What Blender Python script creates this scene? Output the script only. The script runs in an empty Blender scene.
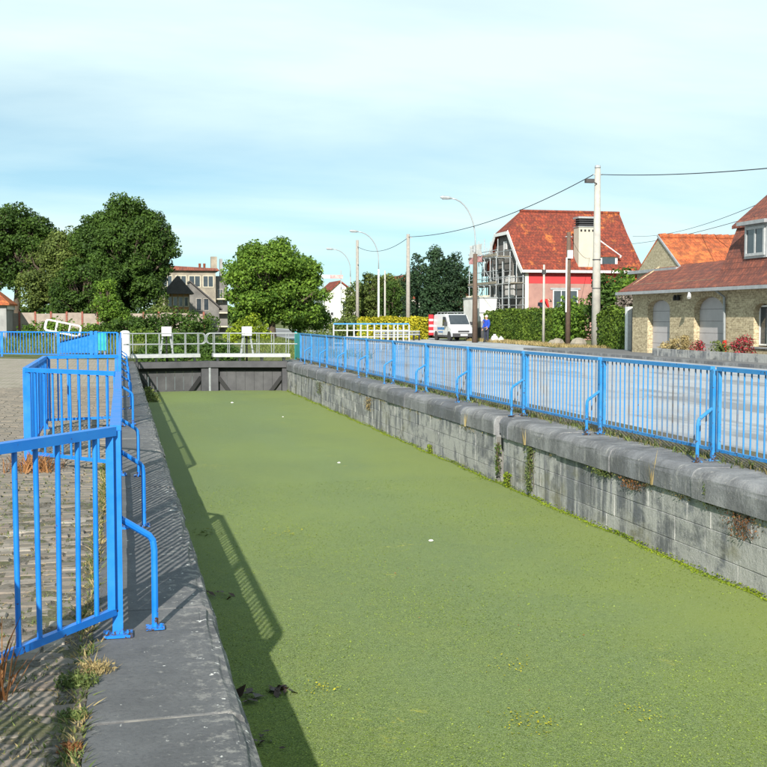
import bpy, bmesh, math, random
import numpy as np
from mathutils import Vector, Matrix
R = math.radians
random.seed(7)
scene = bpy.context.scene
col = scene.collection

# ------------------------------------------------------------------ camera, sky, sun, exposure
CAM_H = 1.55
cam_d = bpy.data.cameras.new('camera')
cam_d.sensor_width = 36; cam_d.lens = 36*1150/767
cam_d.clip_start = 0.05; cam_d.clip_end = 6000
cam = bpy.data.objects.new('camera', cam_d); col.objects.link(cam)
YAW, PITCH = R(12.815), R(3.235)
fwd = Vector((math.sin(YAW)*math.cos(PITCH), math.cos(YAW)*math.cos(PITCH), -math.sin(PITCH)))
cam.location = (0, 0, CAM_H); cam.rotation_euler = fwd.to_track_quat('-Z', 'Y').to_euler()
scene.camera = cam

SUN_TRAVEL = Vector((1.29, 3.64, -2.08)).normalized()
SUN_EL = math.asin(-SUN_TRAVEL.z); SUN_AZ = math.atan2(-SUN_TRAVEL.x, -SUN_TRAVEL.y)
world = bpy.data.worlds.new('World'); scene.world = world; world.use_nodes = True
def build_world():
    nt = world.node_tree; N = nt.nodes; L = nt.links; N.clear()
    out = N.new('ShaderNodeOutputWorld'); bg = N.new('ShaderNodeBackground'); bg.inputs['Strength'].default_value = 0.064
    sky = N.new('ShaderNodeTexSky'); sky.sky_type = 'NISHITA'; sky.sun_disc = False
    sky.sun_elevation = SUN_EL; sky.sun_rotation = SUN_AZ % (2*math.pi)
    sky.air_density = 0.75; sky.dust_density = 0.1; sky.ozone_density = 5.0
    tint = N.new('ShaderNodeMix'); tint.data_type = 'RGBA'; tint.blend_type = 'MULTIPLY'; tint.inputs[0].default_value = 1
    tint.inputs[7].default_value = (0.66, 1.14, 1.04, 1)
    L.new(sky.outputs[0], tint.inputs[6])
    tc = N.new('ShaderNodeTexCoord'); sep = N.new('ShaderNodeSeparateXYZ'); L.new(tc.outputs['Generated'], sep.inputs[0])
    add = N.new('ShaderNodeMath'); add.operation = 'ADD'; add.inputs[1].default_value = 0.16
    ab = N.new('ShaderNodeMath'); ab.operation = 'ABSOLUTE'; L.new(sep.outputs[2], ab.inputs[0]); L.new(ab.outputs[0], add.inputs[0])
    dx = N.new('ShaderNodeMath'); dx.operation = 'DIVIDE'; dy = N.new('ShaderNodeMath'); dy.operation = 'DIVIDE'
    L.new(sep.outputs[0], dx.inputs[0]); L.new(add.outputs[0], dx.inputs[1]); L.new(sep.outputs[1], dy.inputs[0]); L.new(add.outputs[0], dy.inputs[1])
    comb = N.new('ShaderNodeCombineXYZ'); L.new(dx.outputs[0], comb.inputs[0]); L.new(dy.outputs[0], comb.inputs[1])
    mp = N.new('ShaderNodeMapping'); mp.inputs['Scale'].default_value = (0.42, 0.80, 1); mp.inputs['Rotation'].default_value = (0, 0, R(-14)); mp.inputs['Location'].default_value = (2.5, 2.75, 0)
    L.new(comb.outputs[0], mp.inputs[0])
    nz = N.new('ShaderNodeTexNoise'); nz.inputs['Scale'].default_value = 1.0; nz.inputs['Detail'].default_value = 7; nz.inputs['Roughness'].default_value = 0.52; nz.inputs['Distortion'].default_value = 0.25
    L.new(mp.outputs[0], nz.inputs['Vector'])
    rp = N.new('ShaderNodeValToRGB'); rp.color_ramp.elements[0].position = 0.34; rp.color_ramp.elements[1].position = 0.66
    rp.color_ramp.elements[0].color = (0.38, 0.38, 0.38, 1); rp.color_ramp.elements[1].color = (0.93, 0.93, 0.93, 1)
    L.new(nz.outputs['Fac'], rp.inputs[0])
    mix = N.new('ShaderNodeMix'); mix.data_type = 'RGBA'
    L.new(rp.outputs[0], mix.inputs[0]); L.new(tint.outputs[2], mix.inputs[6]); mix.inputs[7].default_value = (9.7, 11.8, 11.7, 1)
    L.new(mix.outputs[2], bg.inputs['Color']); L.new(bg.outputs[0], out.inputs[0])
build_world()
sun_d = bpy.data.lights.new('sun', 'SUN'); sun_d.energy = 5.0; sun_d.angle = R(0.5); sun_d.color = (1.0, 0.95, 0.87)
sun = bpy.data.objects.new('sun', sun_d); col.objects.link(sun); sun.location = (-20, -40, 40)
sun.rotation_euler = SUN_TRAVEL.to_track_quat('-Z', 'Y').to_euler()
vs = scene.view_settings
vs.view_transform = 'Standard'; vs.look = 'None'; vs.gamma = 1; vs.use_curve_mapping = False; vs.exposure = 0.60

# ------------------------------------------------------------------ materials
class NT:
    def __init__(s, name):
        s.m = bpy.data.materials.new(name); s.m.use_nodes = True
        s.t = s.m.node_tree; s.N = s.t.nodes; s.L = s.t.links
        s.b = s.N['Principled BSDF']; s._pos = None
    def new(s, t): return s.N.new('ShaderNode'+t)
    def link(s, a, b): s.L.new(a, b)
    def pos(s):
        if s._pos is None: s._pos = s.new('NewGeometry')
        return s._pos.outputs['Position']
    def island(s):
        s.pos(); return s._pos.outputs['Random Per Island']
    def objrand(s): return s.new('ObjectInfo').outputs['Random']
    def map(s, scale=(1, 1, 1), src=None, rot=(0, 0, 0), loc=(0, 0, 0)):
        m = s.new('Mapping'); m.inputs['Scale'].default_value = scale; m.inputs['Rotation'].default_value = rot; m.inputs['Location'].default_value = loc
        s.link(src if src is not None else s.pos(), m.inputs[0]); return m.outputs[0]
    def noise(s, scale, detail=4, rough=0.55, src=None, dist=0):
        n = s.new('TexNoise'); n.inputs['Scale'].default_value = scale; n.inputs['Detail'].default_value = detail
        n.inputs['Roughness'].default_value = rough; n.inputs['Distortion'].default_value = dist
        s.link(src if src is not None else s.pos(), n.inputs['Vector']); return n.outputs['Fac']
    def vor(s, scale, feat='F1', out='Distance', src=None):
        n = s.new('TexVoronoi'); n.feature = feat; n.inputs['Scale'].default_value = scale
        s.link(src if src is not None else s.pos(), n.inputs['Vector']); return n.outputs[out]
    def ramp(s, fac, stops, const=False):
        r = s.new('ValToRGB'); e = r.color_ramp.elements
        if const: r.color_ramp.interpolation = 'CONSTANT'
        while len(e) < len(stops): e.new(0.5)
        for k, (p, c) in enumerate(stops):
            e[k].position = p
            if not isinstance(c, (tuple, list)): c = (c, c, c)
            e[k].color = (*c[:3], 1)
        s.link(fac, r.inputs[0]); return r.outputs[0]
    def mix(s, fac, a, b, mode='MIX'):
        m = s.new('Mix'); m.data_type = 'RGBA'; m.blend_type = mode
        for v, i in ((fac, 0), (a, 6), (b, 7)):
            if isinstance(v, bpy.types.NodeSocket): s.link(v, m.inputs[i])
            elif i == 0: m.inputs[0].default_value = v
            else: m.inputs[i].default_value = (*v[:3], 1)
        return m.outputs[2]
    def math(s, op, a, b=0.0):
        m = s.new('Math'); m.operation = op
        for v, i in ((a, 0), (b, 1)):
            if isinstance(v, bpy.types.NodeSocket): s.link(v, m.inputs[i])
            else: m.inputs[i].default_value = v
        return m.outputs[0]
    def col(s, c):
        if isinstance(c, bpy.types.NodeSocket): s.link(c, s.b.inputs['Base Color'])
        else: s.b.inputs['Base Color'].default_value = (*c, 1)
        return s
    def set(s, rough=0.8, metal=0, spec=None):
        if isinstance(rough, bpy.types.NodeSocket): s.link(rough, s.b.inputs['Roughness'])
        else: s.b.inputs['Roughness'].default_value = rough
        s.b.inputs['Metallic'].default_value = metal
        if spec is not None: s.b.inputs['Specular IOR Level'].default_value = spec
        return s
    def bump(s, h, strength=0.3, dist=0.02):
        b = s.new('Bump'); b.inputs['Strength'].default_value = strength; b.inputs['Distance'].default_value = dist
        s.link(h, b.inputs['Height']); s.link(b.outputs[0], s.b.inputs['Normal']); return s

def plain(name, c1, c2=None, scale=6, rough=0.7, bump=0.15, bscale=None, metal=0, dist=0.01, spec=None):
    t = NT(name)
    c2 = c2 or tuple(v*0.75 for v in c1)
    n = t.noise(scale, 6, 0.6)
    t.col(t.mix(t.ramp(n, [(0.35, 0), (0.68, 1)]), c1, c2)).set(rough, metal, spec)
    if bump: t.bump(t.noise(bscale or scale*8, 5, 0.6), bump, dist)
    return t.m

def leafmat(name, stops, rough=0.65, trans=0.25):
    t = NT(name)
    r = t.ramp(t.island(), stops)
    big = t.noise(0.55, 3, 0.5)
    c = t.mix(t.ramp(big, [(0.35, 0.0), (0.7, 0.75)]), r, tuple(min(1, v*1.5) for v in stops[-1][1]), 'MIX')
    c = t.mix(0.6, r, c)
    t.col(c).set(rough, 0, 0.25)
    tr = t.new('BsdfTranslucent'); t.link(c, tr.inputs[0])
    ms = t.new('MixShader'); ms.inputs[0].default_value = trans
    out = t.N['Material Output']; t.link(t.b.outputs[0], ms.inputs[1]); t.link(tr.outputs[0], ms.inputs[2]); t.link(ms.outputs[0], out.inputs[0])
    return t.m

M = {}
def blue_paint(name, c, faded, rust):
    t = NT(name)
    n = t.noise(5, 6, 0.6); f = t.noise(23, 5, 0.7)
    cc = t.mix(t.ramp(n, [(0.35, 0), (0.75, 1)]), c, faded)
    sz = t.new('SeparateXYZ'); t.link(t.pos(), sz.inputs[0])
    fr_ = t.math('ADD', f, t.ramp(sz.outputs[2], [(0.0, 0.16), (0.10, 0.07), (0.30, 0.0)]))
    ru = t.ramp(fr_, [(rust, 0), (rust+0.03, 1)])
    cc = t.mix(ru, cc, (0.06, 0.032, 0.018))
    t.col(cc).set(t.ramp(n, [(0.3, 0.28), (0.7, 0.5)]), 0, 0.5).bump(f, 0.12, 0.002)
    return t.m
M['blue'] = blue_paint('blue_paint', (0.004, 0.158, 0.60), (0.014, 0.205, 0.62), 0.665)
def faded_blue():
    t = NT('faded_blue_paint'); n = t.noise(5, 6, 0.6); f = t.noise(23, 5, 0.7); r = t.objrand()
    c = t.ramp(r, [(0, (0.018, 0.185, 0.48)), (0.45, (0.03, 0.21, 0.49)), (0.62, (0.10, 0.18, 0.30)), (0.82, (0.12, 0.14, 0.18)), (1, (0.10, 0.10, 0.11))])
    c = t.mix(t.ramp(n, [(0.35, 0), (0.75, 0.8)]), c, (0.04, 0.22, 0.48))
    c = t.mix(t.ramp(f, [(0.63, 0), (0.67, 1)]), c, (0.09, 0.045, 0.025))
    t.col(c).set(0.5, 0, 0.45).bump(f, 0.12, 0.002); return t.m
M['bar_faded'] = faded_blue()
M['blue_faded'] = blue_paint('faded_blue_paint', (0.015, 0.195, 0.52), (0.06, 0.25, 0.50), 0.62)
M['teal'] = blue_paint('teal_paint', (0.02, 0.32, 0.30), (0.03, 0.38, 0.42), 0.74)
M['white_paint'] = plain('white_paint', (0.78, 0.78, 0.76), (0.62, 0.62, 0.60), 9, 0.45, 0.05)
M['pale_paint'] = plain('pale_grey_paint', (0.42, 0.43, 0.43), (0.32, 0.33, 0.33), 7, 0.5, 0.05)
M['rail_white'] = plain('galvanised_rail', (0.30, 0.32, 0.325), (0.22, 0.235, 0.24), 9, 0.5, 0.05, metal=0.2)
M['grey_steel'] = plain('grey_gate_steel', (0.075, 0.075, 0.08), (0.045, 0.045, 0.05), 2.2, 0.75, 0.2)
M['gate_plank'] = plain('weathered_gate_plank', (0.085, 0.085, 0.088), (0.05, 0.05, 0.053), 2.2, 0.8, 0.2)
M['black_tar_and_shade'] = plain('black_tar_and_shade', (0.012, 0.012, 0.013), None, 8, 0.7, 0.1)  # black coating of small parts; also paints shade on the gate leaves
M['concrete_pole'] = plain('pole_concrete', (0.44, 0.42, 0.37), (0.34, 0.32, 0.29), 3, 0.85, 0.2)
M['wood_pole'] = plain('creosoted_wood', (0.13, 0.085, 0.06), (0.09, 0.06, 0.045), 6, 0.85, 0.4, 20)
M['grey_wood'] = plain('weathered_wood', (0.34, 0.31, 0.27), (0.24, 0.22, 0.2), 6, 0.85, 0.4, 20)
M['galv'] = plain('galvanised_mast', (0.42, 0.44, 0.45), (0.34, 0.36, 0.37), 8, 0.45, 0.02, metal=0.3)
M['cable'] = plain('cable_black', (0.02, 0.025, 0.03), None, 8, 0.5, 0)
M['dark'] = plain('dark_void', (0.015, 0.015, 0.017), None, 4, 0.9, 0)
M['glass'] = plain('window_glass', (0.03, 0.04, 0.05), (0.05, 0.06, 0.07), 2, 0.08, 0, spec=0.8)
M['grey_door'] = plain('grey_door_paint', (0.42, 0.40, 0.40), (0.37, 0.35, 0.35), 3, 0.55, 0.03)

# duckweed
def duckweed():
    t = NT('duckweed')
    fine = t.vor(120); fine2 = t.noise(75, 6, 0.8); mid = t.noise(3.2, 6, 0.65); st = t.noise(0.35, 4, 0.6, t.map((3.0, 0.5, 1)))
    c = t.ramp(fine2, [(0.36, (0.024, 0.042, 0.004)), (0.5, (0.102, 0.156, 0.022)), (0.64, (0.245, 0.32, 0.07))])
    c = t.mix(t.ramp(mid, [(0.42, 0), (0.72, 0.5)]), c, (0.150, 0.190, 0.020))
    c = t.mix(t.ramp(st, [(0.45, 0), (0.68, 0.5)]), c, (0.118, 0.175, 0.045))
    c = t.mix(t.ramp(fine, [(0.0, 0.0), (0.55, 0.0), (0.85, 0.55)]), c, (0.018, 0.03, 0.008))
    gm = t.noise(16, 6, 0.75)
    c = t.mix(t.ramp(gm, [(0.40, 0.55), (0.52, 0)]), c, (0.066, 0.108, 0.014))
    lg = t.noise(0.22, 4, 0.6, t.map((1, 0.6, 1), loc=(3, 1, 0)))
    c = t.mix(t.ramp(lg, [(0.45, 0), (0.65, 0.45)]), c, (0.160, 0.215, 0.026))
    sx = t.new('SeparateXYZ'); t.link(t.pos(), sx.inputs[0])
    dr = t.math('ADD', t.ramp(t.math('MULTIPLY', sx.outputs[0], 0.1), [(0.30, 0), (0.58, 0.42)]), t.math('MULTIPLY', t.noise(0.6, 5, 0.6), 0.6))
    c = t.mix(t.ramp(dr, [(0.40, 0), (0.68, 0.65)]), c, (0.155, 0.200, 0.012))
    yel = t.math('MULTIPLY', t.ramp(t.noise(0.9, 2, 0.4), [(0.66, 0), (0.74, 1)]), t.ramp(t.noise(13, 4, 0.7), [(0.55, 0), (0.66, 0.8)]))
    c = t.mix(yel, c, (0.36, 0.35, 0.03))
    t.col(c).set(0.85, 0, 0.12).bump(t.mix(0.5, fine2, fine), 0.5, 0.008)
    t.b.inputs['Sheen Weight'].default_value = 0.46; t.b.inputs['Sheen Roughness'].default_value = 0.25
    t.b.inputs['Sheen Tint'].default_value = (0.82, 0.86, 0.76, 1)
    return t.m
M['duckweed'] = duckweed()

def stone(name, base, dark, streak, lichen=None, lich_p=0.66, wall=True):
    t = NT(name)
    rnd = t.objrand()
    c = t.mix(t.ramp(rnd, [(0, 0), (0.35, 0.1), (0.7, 0.75), (1, 1)]), base, (base[0]*0.50, base[1]*0.53, base[2]*0.60))
    n = t.noise(2.4, 7, 0.65)
    c = t.mix(t.ramp(n, [(0.40, 0), (0.68, 0.85)]), c, dark)
    if wall:
        s1 = t.noise(1.0, 5, 0.6, t.map((5.0, 5.0, 0.45)))
        c = t.mix(t.ramp(s1, [(0.46, 0), (0.58, 0.8)]), c, streak)
        s2 = t.noise(1.0, 5, 0.6, t.map((7.0, 7.0, 0.6), loc=(9, 3, 2)))
        c = t.mix(t.ramp(s2, [(0.50, 0), (0.62, 0.75)]), c, dark)
        s3 = t.noise(0.8, 5, 0.7, t.map((1, 1, 1.6), loc=(4, 8, 0)))
        c = t.mix(t.ramp(s3, [(0.53, 0), (0.66, 0.7)]), c, (0.19, 0.18, 0.10))
    if wall:
        pr = t.noise(0.75, 8, 0.72, t.map((1, 0.8, 1.5), loc=(2, 5, 7)))
        c = t.mix(t.ramp(pr, [(0.49, 0), (0.56, 0.85)]), c, (0.42, 0.415, 0.395))
        dk = t.noise(2.6, 7, 0.7, t.map((1, 1, 0.8), loc=(1, 2, 3)))
        c = t.mix(t.ramp(dk, [(0.53, 0), (0.63, 0.7)]), c, (0.12, 0.125, 0.135))
    if lichen:
        l = t.noise(11, 6, 0.7)
        c = t.mix(t.ramp(l, [(lich_p, 0), (lich_p+0.05, 0.9)]), c, lichen)
    fine = t.noise(60, 5, 0.7)
    c = t.mix(t.ramp(fine, [(0.3, 0.35), (0.55, 0)]), c, dark)
    if not wall:
        s4 = t.noise(1.3, 8, 0.75, t.map((1, 1, 0.6), loc=(7, 1, 4)))
        c = t.mix(t.ramp(s4, [(0.44, 0), (0.58, 0.75)]), c, (0.105, 0.107, 0.112))
        c = t.mix(t.ramp(t.noise(4.5, 7, 0.75, t.map((1, 2.2, 0.5), loc=(2, 6, 1))), [(0.56, 0), (0.66, 0.6)]), c, (0.42, 0.41, 0.385))
    t.col(c).set(0.9, 0, 0.2).bump(t.mix(0.5, t.noise(26, 7, 0.75), t.noise(6, 6, 0.7)), 0.85, 0.03)
    return t.m
M['block'] = stone('lock_wall_stone', (0.33, 0.333, 0.335), (0.115, 0.12, 0.13), (0.52, 0.51, 0.485), (0.58, 0.56, 0.50), 0.67)
M['coping'] = stone('coping_bluestone', (0.30, 0.30, 0.305), (0.13, 0.133, 0.14), (0.4, 0.4, 0.38), (0.46, 0.44, 0.40), 0.63, False)
def worn_coping():
    t = NT('worn_bluestone'); n = t.noise(2.0, 8, 0.7); f = t.noise(45, 6, 0.75); g = t.noise(12, 8, 0.78)
    c = t.mix(t.ramp(t.objrand(), [(0, 0), (1, 1)]), (0.125, 0.127, 0.130), (0.155, 0.155, 0.155))
    c = t.mix(t.ramp(n, [(0.36, 0), (0.64, 0.9)]), c, (0.088, 0.089, 0.092))
    c = t.mix(t.ramp(f, [(0.28, 0.65), (0.5, 0)]), c, (0.052, 0.052, 0.055))
    sx = t.new('SeparateXYZ'); t.link(t.pos(), sx.inputs[0])
    edge = t.ramp(sx.outputs[0], [(0.05, 0.0), (0.45, 0.115)])
    l = t.math('ADD', g, edge)
    c = t.mix(t.ramp(l, [(0.60, 0), (0.65, 0.45), (0.74, 0.85)]), c, (0.30, 0.29, 0.265))
    w = t.math('ADD', t.noise(17, 4, 0.6), t.math('MULTIPLY', edge, 0.6))
    c = t.mix(t.ramp(w, [(0.70, 0), (0.73, 1)]), c, (0.62, 0.61, 0.57))
    t.col(c).set(0.85, 0, 0.3).bump(t.mix(0.5, g, f), 0.55, 0.02); return t.m
M['coping_left'] = worn_coping()
M['mortar'] = plain('lime_mortar', (0.24, 0.235, 0.22), (0.11, 0.108, 0.10), 7, 0.95, 0.5, 30)
def slime():
    t = NT('algae_line'); n = t.noise(9, 5, 0.7)
    t.col(t.ramp(n, [(0.3, (0.06, 0.10, 0.015)), (0.7, (0.16, 0.24, 0.03))])).set(0.8).bump(n, 0.6, 0.02); return t.m
M['slime'] = slime()

def paver():
    t = NT('worn_paver'); rnd = t.objrand(); isl = t.island()
    c = t.ramp(rnd, [(0, (0.15, 0.13, 0.105)), (0.4, (0.25, 0.22, 0.18)), (0.7, (0.20, 0.16, 0.13)), (1, (0.35, 0.315, 0.265))])
    c2 = t.ramp(isl, [(0, (0.8, 0.8, 0.8)), (1, (1.15, 1.12, 1.1))])
    c = t.mix(1, c, c2, 'MULTIPLY')
    n = t.noise(14, 7, 0.7)
    c = t.mix(t.ramp(n, [(0.45, 0), (0.7, 0.7)]), c, (0.12, 0.115, 0.10))
    t.col(c).set(0.9, 0, 0.25).bump(t.noise(60, 6, 0.7), 0.5, 0.008); return t.m
M['paver'] = paver()
def soil():
    t = NT('mossy_soil'); n = t.noise(3, 7, 0.7); f = t.noise(40, 6, 0.75)
    c = t.ramp(f, [(0.3, (0.045, 0.04, 0.03)), (0.5, (0.115, 0.10, 0.078)), (0.62, (0.22, 0.20, 0.17)), (0.75, (0.38, 0.36, 0.32))])
    c = t.mix(t.ramp(n, [(0.47, 0), (0.62, 0.65)]), c, (0.12, 0.125, 0.045))
    t.col(c).set(0.95, 0, 0.2).bump(f, 0.6, 0.02); return t.m
M['soil'] = soil()
def far_sett():
    t = NT('distant_setts')
    b = t.new('TexBrick'); t.link(t.map((1, 1, 1)), b.inputs['Vector'])
    b.inputs['Scale'].default_value = 1.0; b.inputs['Brick Width'].default_value = 0.23; b.inputs['Row Height'].default_value = 0.115
    b.inputs['Mortar Size'].default_value = 0.008; b.inputs['Color1'].default_value = (0.35, 0.305, 0.25, 1); b.inputs['Color2'].default_value = (0.24, 0.205, 0.165, 1); b.inputs['Mortar'].default_value = (0.12, 0.115, 0.08, 1)
    n = t.noise(1.1, 6, 0.65)
    c = t.mix(t.ramp(n, [(0.5, 0), (0.72, 0.6)]), b.outputs['Color'], (0.13, 0.13, 0.06))
    c = t.mix(t.ramp(t.noise(22, 5, 0.7), [(0.4, 0), (0.75, 0.45)]), c, (0.42, 0.38, 0.33))
    t.col(c).set(0.9, 0, 0.2).bump(b.outputs['Fac'], -0.4, 0.01); return t.m
M['far_sett'] = far_sett()
def ground_mat():
    t = NT('meadow_ground'); n = t.noise(0.5, 7, 0.7); f = t.noise(9, 6, 0.75)
    c = t.ramp(f, [(0.3, (0.045, 0.065, 0.018)), (0.55, (0.10, 0.13, 0.035)), (0.75, (0.19, 0.19, 0.07))])
    c = t.mix(t.ramp(n, [(0.45, 0), (0.68, 0.7)]), c, (0.22, 0.19, 0.10))
    t.col(c).set(0.95, 0, 0.2).bump(f, 0.8, 0.06); return t.m
M['ground'] = ground_mat()
def asphalt(name, a, b, spots=True):
    t = NT(name); n = t.noise(0.35, 6, 0.65); f = t.noise(38, 6, 0.75); s = t.noise(0.6, 4, 0.6, t.map((0.25, 2.2, 1)))
    c = t.mix(t.ramp(n, [(0.38, 0), (0.66, 1)]), a, b)
    if name.startswith('pale'):
        st = t.noise(1.0, 6, 0.68, t.map((0.75, 0.16, 1), loc=(0.35, 0.2, 0)))
        c = t.mix(t.ramp(st, [(0.52, 0), (0.62, 0.6)]), c, (0.12, 0.125, 0.135))
    if spots: c = t.mix(t.ramp(s, [(0.55, 0), (0.70, 0.22)]), c, tuple(v*0.55 for v in b))
    c = t.mix(t.ramp(f, [(0.35, 0.35), (0.6, 0)]), c, tuple(v*0.5 for v in a))
    t.col(c).set(0.85, 0, 0.35).bump(f, 0.4, 0.008); return t.m
M['road'] = asphalt('pale_road_surface', (0.43, 0.445, 0.465), (0.35, 0.36, 0.38))
M['road_dark'] = asphalt('asphalt', (0.22, 0.22, 0.225), (0.17, 0.17, 0.175))
M['forecourt'] = asphalt('forecourt_asphalt', (0.19, 0.19, 0.19), (0.14, 0.14, 0.145))

def roof_tiles(name, c1, c2, patch, rowh=0.3, pp=0.6, tilew=0.24):
    t = NT(name)
    br = t.new('TexBrick'); uv = t.new('UVMap'); t.link(uv.outputs[0], br.inputs['Vector'])
    br.inputs['Scale'].default_value = 1; br.inputs['Brick Width'].default_value = tilew; br.inputs['Row Height'].default_value = rowh
    br.inputs['Mortar Size'].default_value = 0.018; br.inputs['Mortar Smooth'].default_value = 0.6
    br.inputs['Color1'].default_value = (*c1, 1); br.inputs['Color2'].default_value = (*c2, 1); br.inputs['Mortar'].default_value = (*[v*0.35 for v in c2], 1)
    n = t.noise(0.9, 5, 0.75); f = t.noise(3.2, 8, 0.8, t.map((1, 1, 0.7)))
    c = t.mix(t.ramp(n, [(pp-0.03, 0), (pp+0.05, 0.85)]), br.outputs['Color'], patch)
    c = t.mix(t.ramp(f, [(0.44, 0), (0.56, 0.85)]), c, (c2[0]*0.45, c2[1]*0.6, c2[2]*0.75))
    c = t.mix(t.ramp(t.noise(16, 5, 0.75, t.map((1, 1, 2.2))), [(0.58, 0), (0.70, 0.45)]), c, (c2[0]*1.1, c2[0]*0.75, c2[0]*0.6))
    c = t.mix(t.ramp(t.noise(9, 5, 0.7), [(0.58, 0), (0.7, 0.5)]), c, patch)
    t.col(c).set(0.8, 0, 0.3).bump(br.outputs['Fac'], -0.8, 0.04); return t.m
M['roof_red'] = roof_tiles('mottled_red_tiles', (0.33, 0.064, 0.031), (0.20, 0.042, 0.027), (0.52, 0.16, 0.038), pp=0.585)
M['roof_brown'] = roof_tiles('brown_red_tiles', (0.30, 0.095, 0.060), (0.23, 0.075, 0.052), (0.36, 0.13, 0.07), 0.26, 0.60, 0.2)
M['roof_orange'] = roof_tiles('orange_tiles', (0.52, 0.13, 0.045), (0.42, 0.10, 0.038), (0.58, 0.17, 0.05), 0.3, 0.5)
def bricks(name, c1, c2, mort, vary):
    t = NT(name)
    br = t.new('TexBrick'); uv = t.new('UVMap'); t.link(uv.outputs[0], br.inputs['Vector'])
    br.inputs['Scale'].default_value = 1; br.inputs['Brick Width'].default_value = 0.22; br.inputs['Row Height'].default_value = 0.07
    br.inputs['Mortar Size'].default_value = 0.007
    br.inputs['Color1'].default_value = (*c1, 1); br.inputs['Color2'].default_value = (*c2, 1); br.inputs['Mortar'].default_value = (*mort, 1)
    n = t.noise(11, 4, 0.7)
    c = t.mix(t.ramp(n, [(0.46, 0), (0.62, 0.6)]), br.outputs['Color'], vary)
    t.col(c).set(0.9, 0, 0.2).bump(br.outputs['Fac'], -0.5, 0.01); return t.m
M['yellow_brick'] = bricks('mottled_yellow_brick', (0.56, 0.47, 0.30), (0.31, 0.25, 0.155), (0.55, 0.48, 0.34), (0.17, 0.125, 0.07))
M['pale_brick'] = bricks('pale_brick', (0.46, 0.40, 0.26), (0.34, 0.29, 0.18), (0.4, 0.37, 0.3), (0.2, 0.17, 0.1))
M['red_brick'] = bricks('red_brick', (0.34, 0.09, 0.06), (0.25, 0.07, 0.05), (0.3, 0.22, 0.18), (0.14, 0.05, 0.04))
M['red_wall'] = plain('red_painted_wall', (0.50, 0.035, 0.038), (0.40, 0.03, 0.032), 2, 0.7, 0.1)
M['grey_render'] = plain('grey_render', (0.33, 0.33, 0.32), (0.22, 0.22, 0.215), 1.3, 0.9, 0.3)
M['pink_render'] = plain('pinkish_render', (0.36, 0.20, 0.165), (0.27, 0.15, 0.13), 1.8, 0.9, 0.2)
M['cream'] = plain('cream_render', (0.52, 0.48, 0.37), (0.42, 0.38, 0.29), 1.2, 0.9, 0.2)
M['cream_light'] = plain('pale_render', (0.70, 0.68, 0.60), (0.60, 0.58, 0.5), 1.2, 0.9, 0.1)
M['shaft'] = plain('shaft_cladding', (0.50, 0.46, 0.37), (0.43, 0.40, 0.33), 1.2, 0.85, 0.1)
M['old_render'] = plain('stained_render', (0.34, 0.30, 0.23), (0.17, 0.15, 0.125), 0.9, 0.95, 0.3)
M['dark_render'] = plain('dark_stained_render', (0.20, 0.19, 0.175), (0.11, 0.105, 0.10), 0.9, 0.95, 0.3)
M['ochre'] = plain('ochre_timber', (0.40, 0.22, 0.09), (0.30, 0.16, 0.07), 2, 0.8, 0.2)
M['slate'] = plain('dark_slate', (0.065, 0.06, 0.06), (0.045, 0.042, 0.042), 3, 0.7, 0.3)
M['zinc'] = plain('zinc_flashing', (0.40, 0.41, 0.42), (0.30, 0.31, 0.32), 4, 0.5, 0.1, metal=0.3)
M['wall_concrete'] = plain('garden_wall_panel', (0.36, 0.30, 0.25), (0.24, 0.20, 0.17), 2, 0.9, 0.2)
M['van_white'] = plain('van_white_paint', (0.66, 0.67, 0.68), (0.62, 0.63, 0.64), 2, 0.25, 0)
M['van_red'] = plain('van_red_panel', (0.45, 0.02, 0.03), None, 3, 0.4, 0)
M['van_blue'] = plain('van_blue_stripe', (0.04, 0.22, 0.52), None, 3, 0.35, 0)
M['rubber'] = plain('tyre_rubber', (0.016, 0.016, 0.017), None, 9, 0.8, 0.1)
M['bumper'] = plain('bumper_plastic', (0.045, 0.045, 0.05), None, 9, 0.6, 0.1)
M['chrome'] = plain('lamp_glass', (0.55, 0.57, 0.6), None, 5, 0.15, 0, metal=0.6)
M['amber'] = plain('amber_lens', (0.6, 0.2, 0.02), None, 5, 0.3, 0)
M['plank'] = plain('scaffold_plank', (0.30, 0.26, 0.19), (0.2, 0.17, 0.13), 4, 0.8, 0.2)
M['sheet'] = plain('white_sheeting', (0.74, 0.73, 0.70), (0.60, 0.58, 0.55), 1.5, 0.7, 0.2)
M['pink_sheet'] = plain('pink_netting', (0.60, 0.22, 0.22), (0.7, 0.45, 0.42), 5, 0.7, 0.1)
M['skin'] = plain('skin', (0.50, 0.29, 0.20), (0.44, 0.25, 0.17), 9, 0.55, 0)
M['hair'] = plain('dark_hair', (0.03, 0.02, 0.015), None, 20, 0.6, 0.2)
M['shirt_red'] = plain('red_cotton', (0.62, 0.02, 0.02), (0.5, 0.015, 0.015), 5, 0.85, 0.1)
M['shirt_blue'] = plain('blue_workwear', (0.015, 0.06, 0.42), (0.012, 0.05, 0.34), 5, 0.85, 0.1)
M['trousers'] = plain('dark_trousers', (0.03, 0.035, 0.06), None, 5, 0.85, 0.1)
M['bag'] = plain('white_sack', (0.62, 0.62, 0.60), (0.5, 0.5, 0.48), 5, 0.8, 0.2)
M['bark'] = plain('bark', (0.10, 0.075, 0.05), (0.06, 0.045, 0.033), 6, 0.95, 0.7, 14, dist=0.04)
M['leaf_dark'] = leafmat('oak_leaf', [(0, (0.013, 0.032, 0.007)), (0.5, (0.032, 0.068, 0.012)), (1, (0.068, 0.125, 0.018))])
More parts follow.
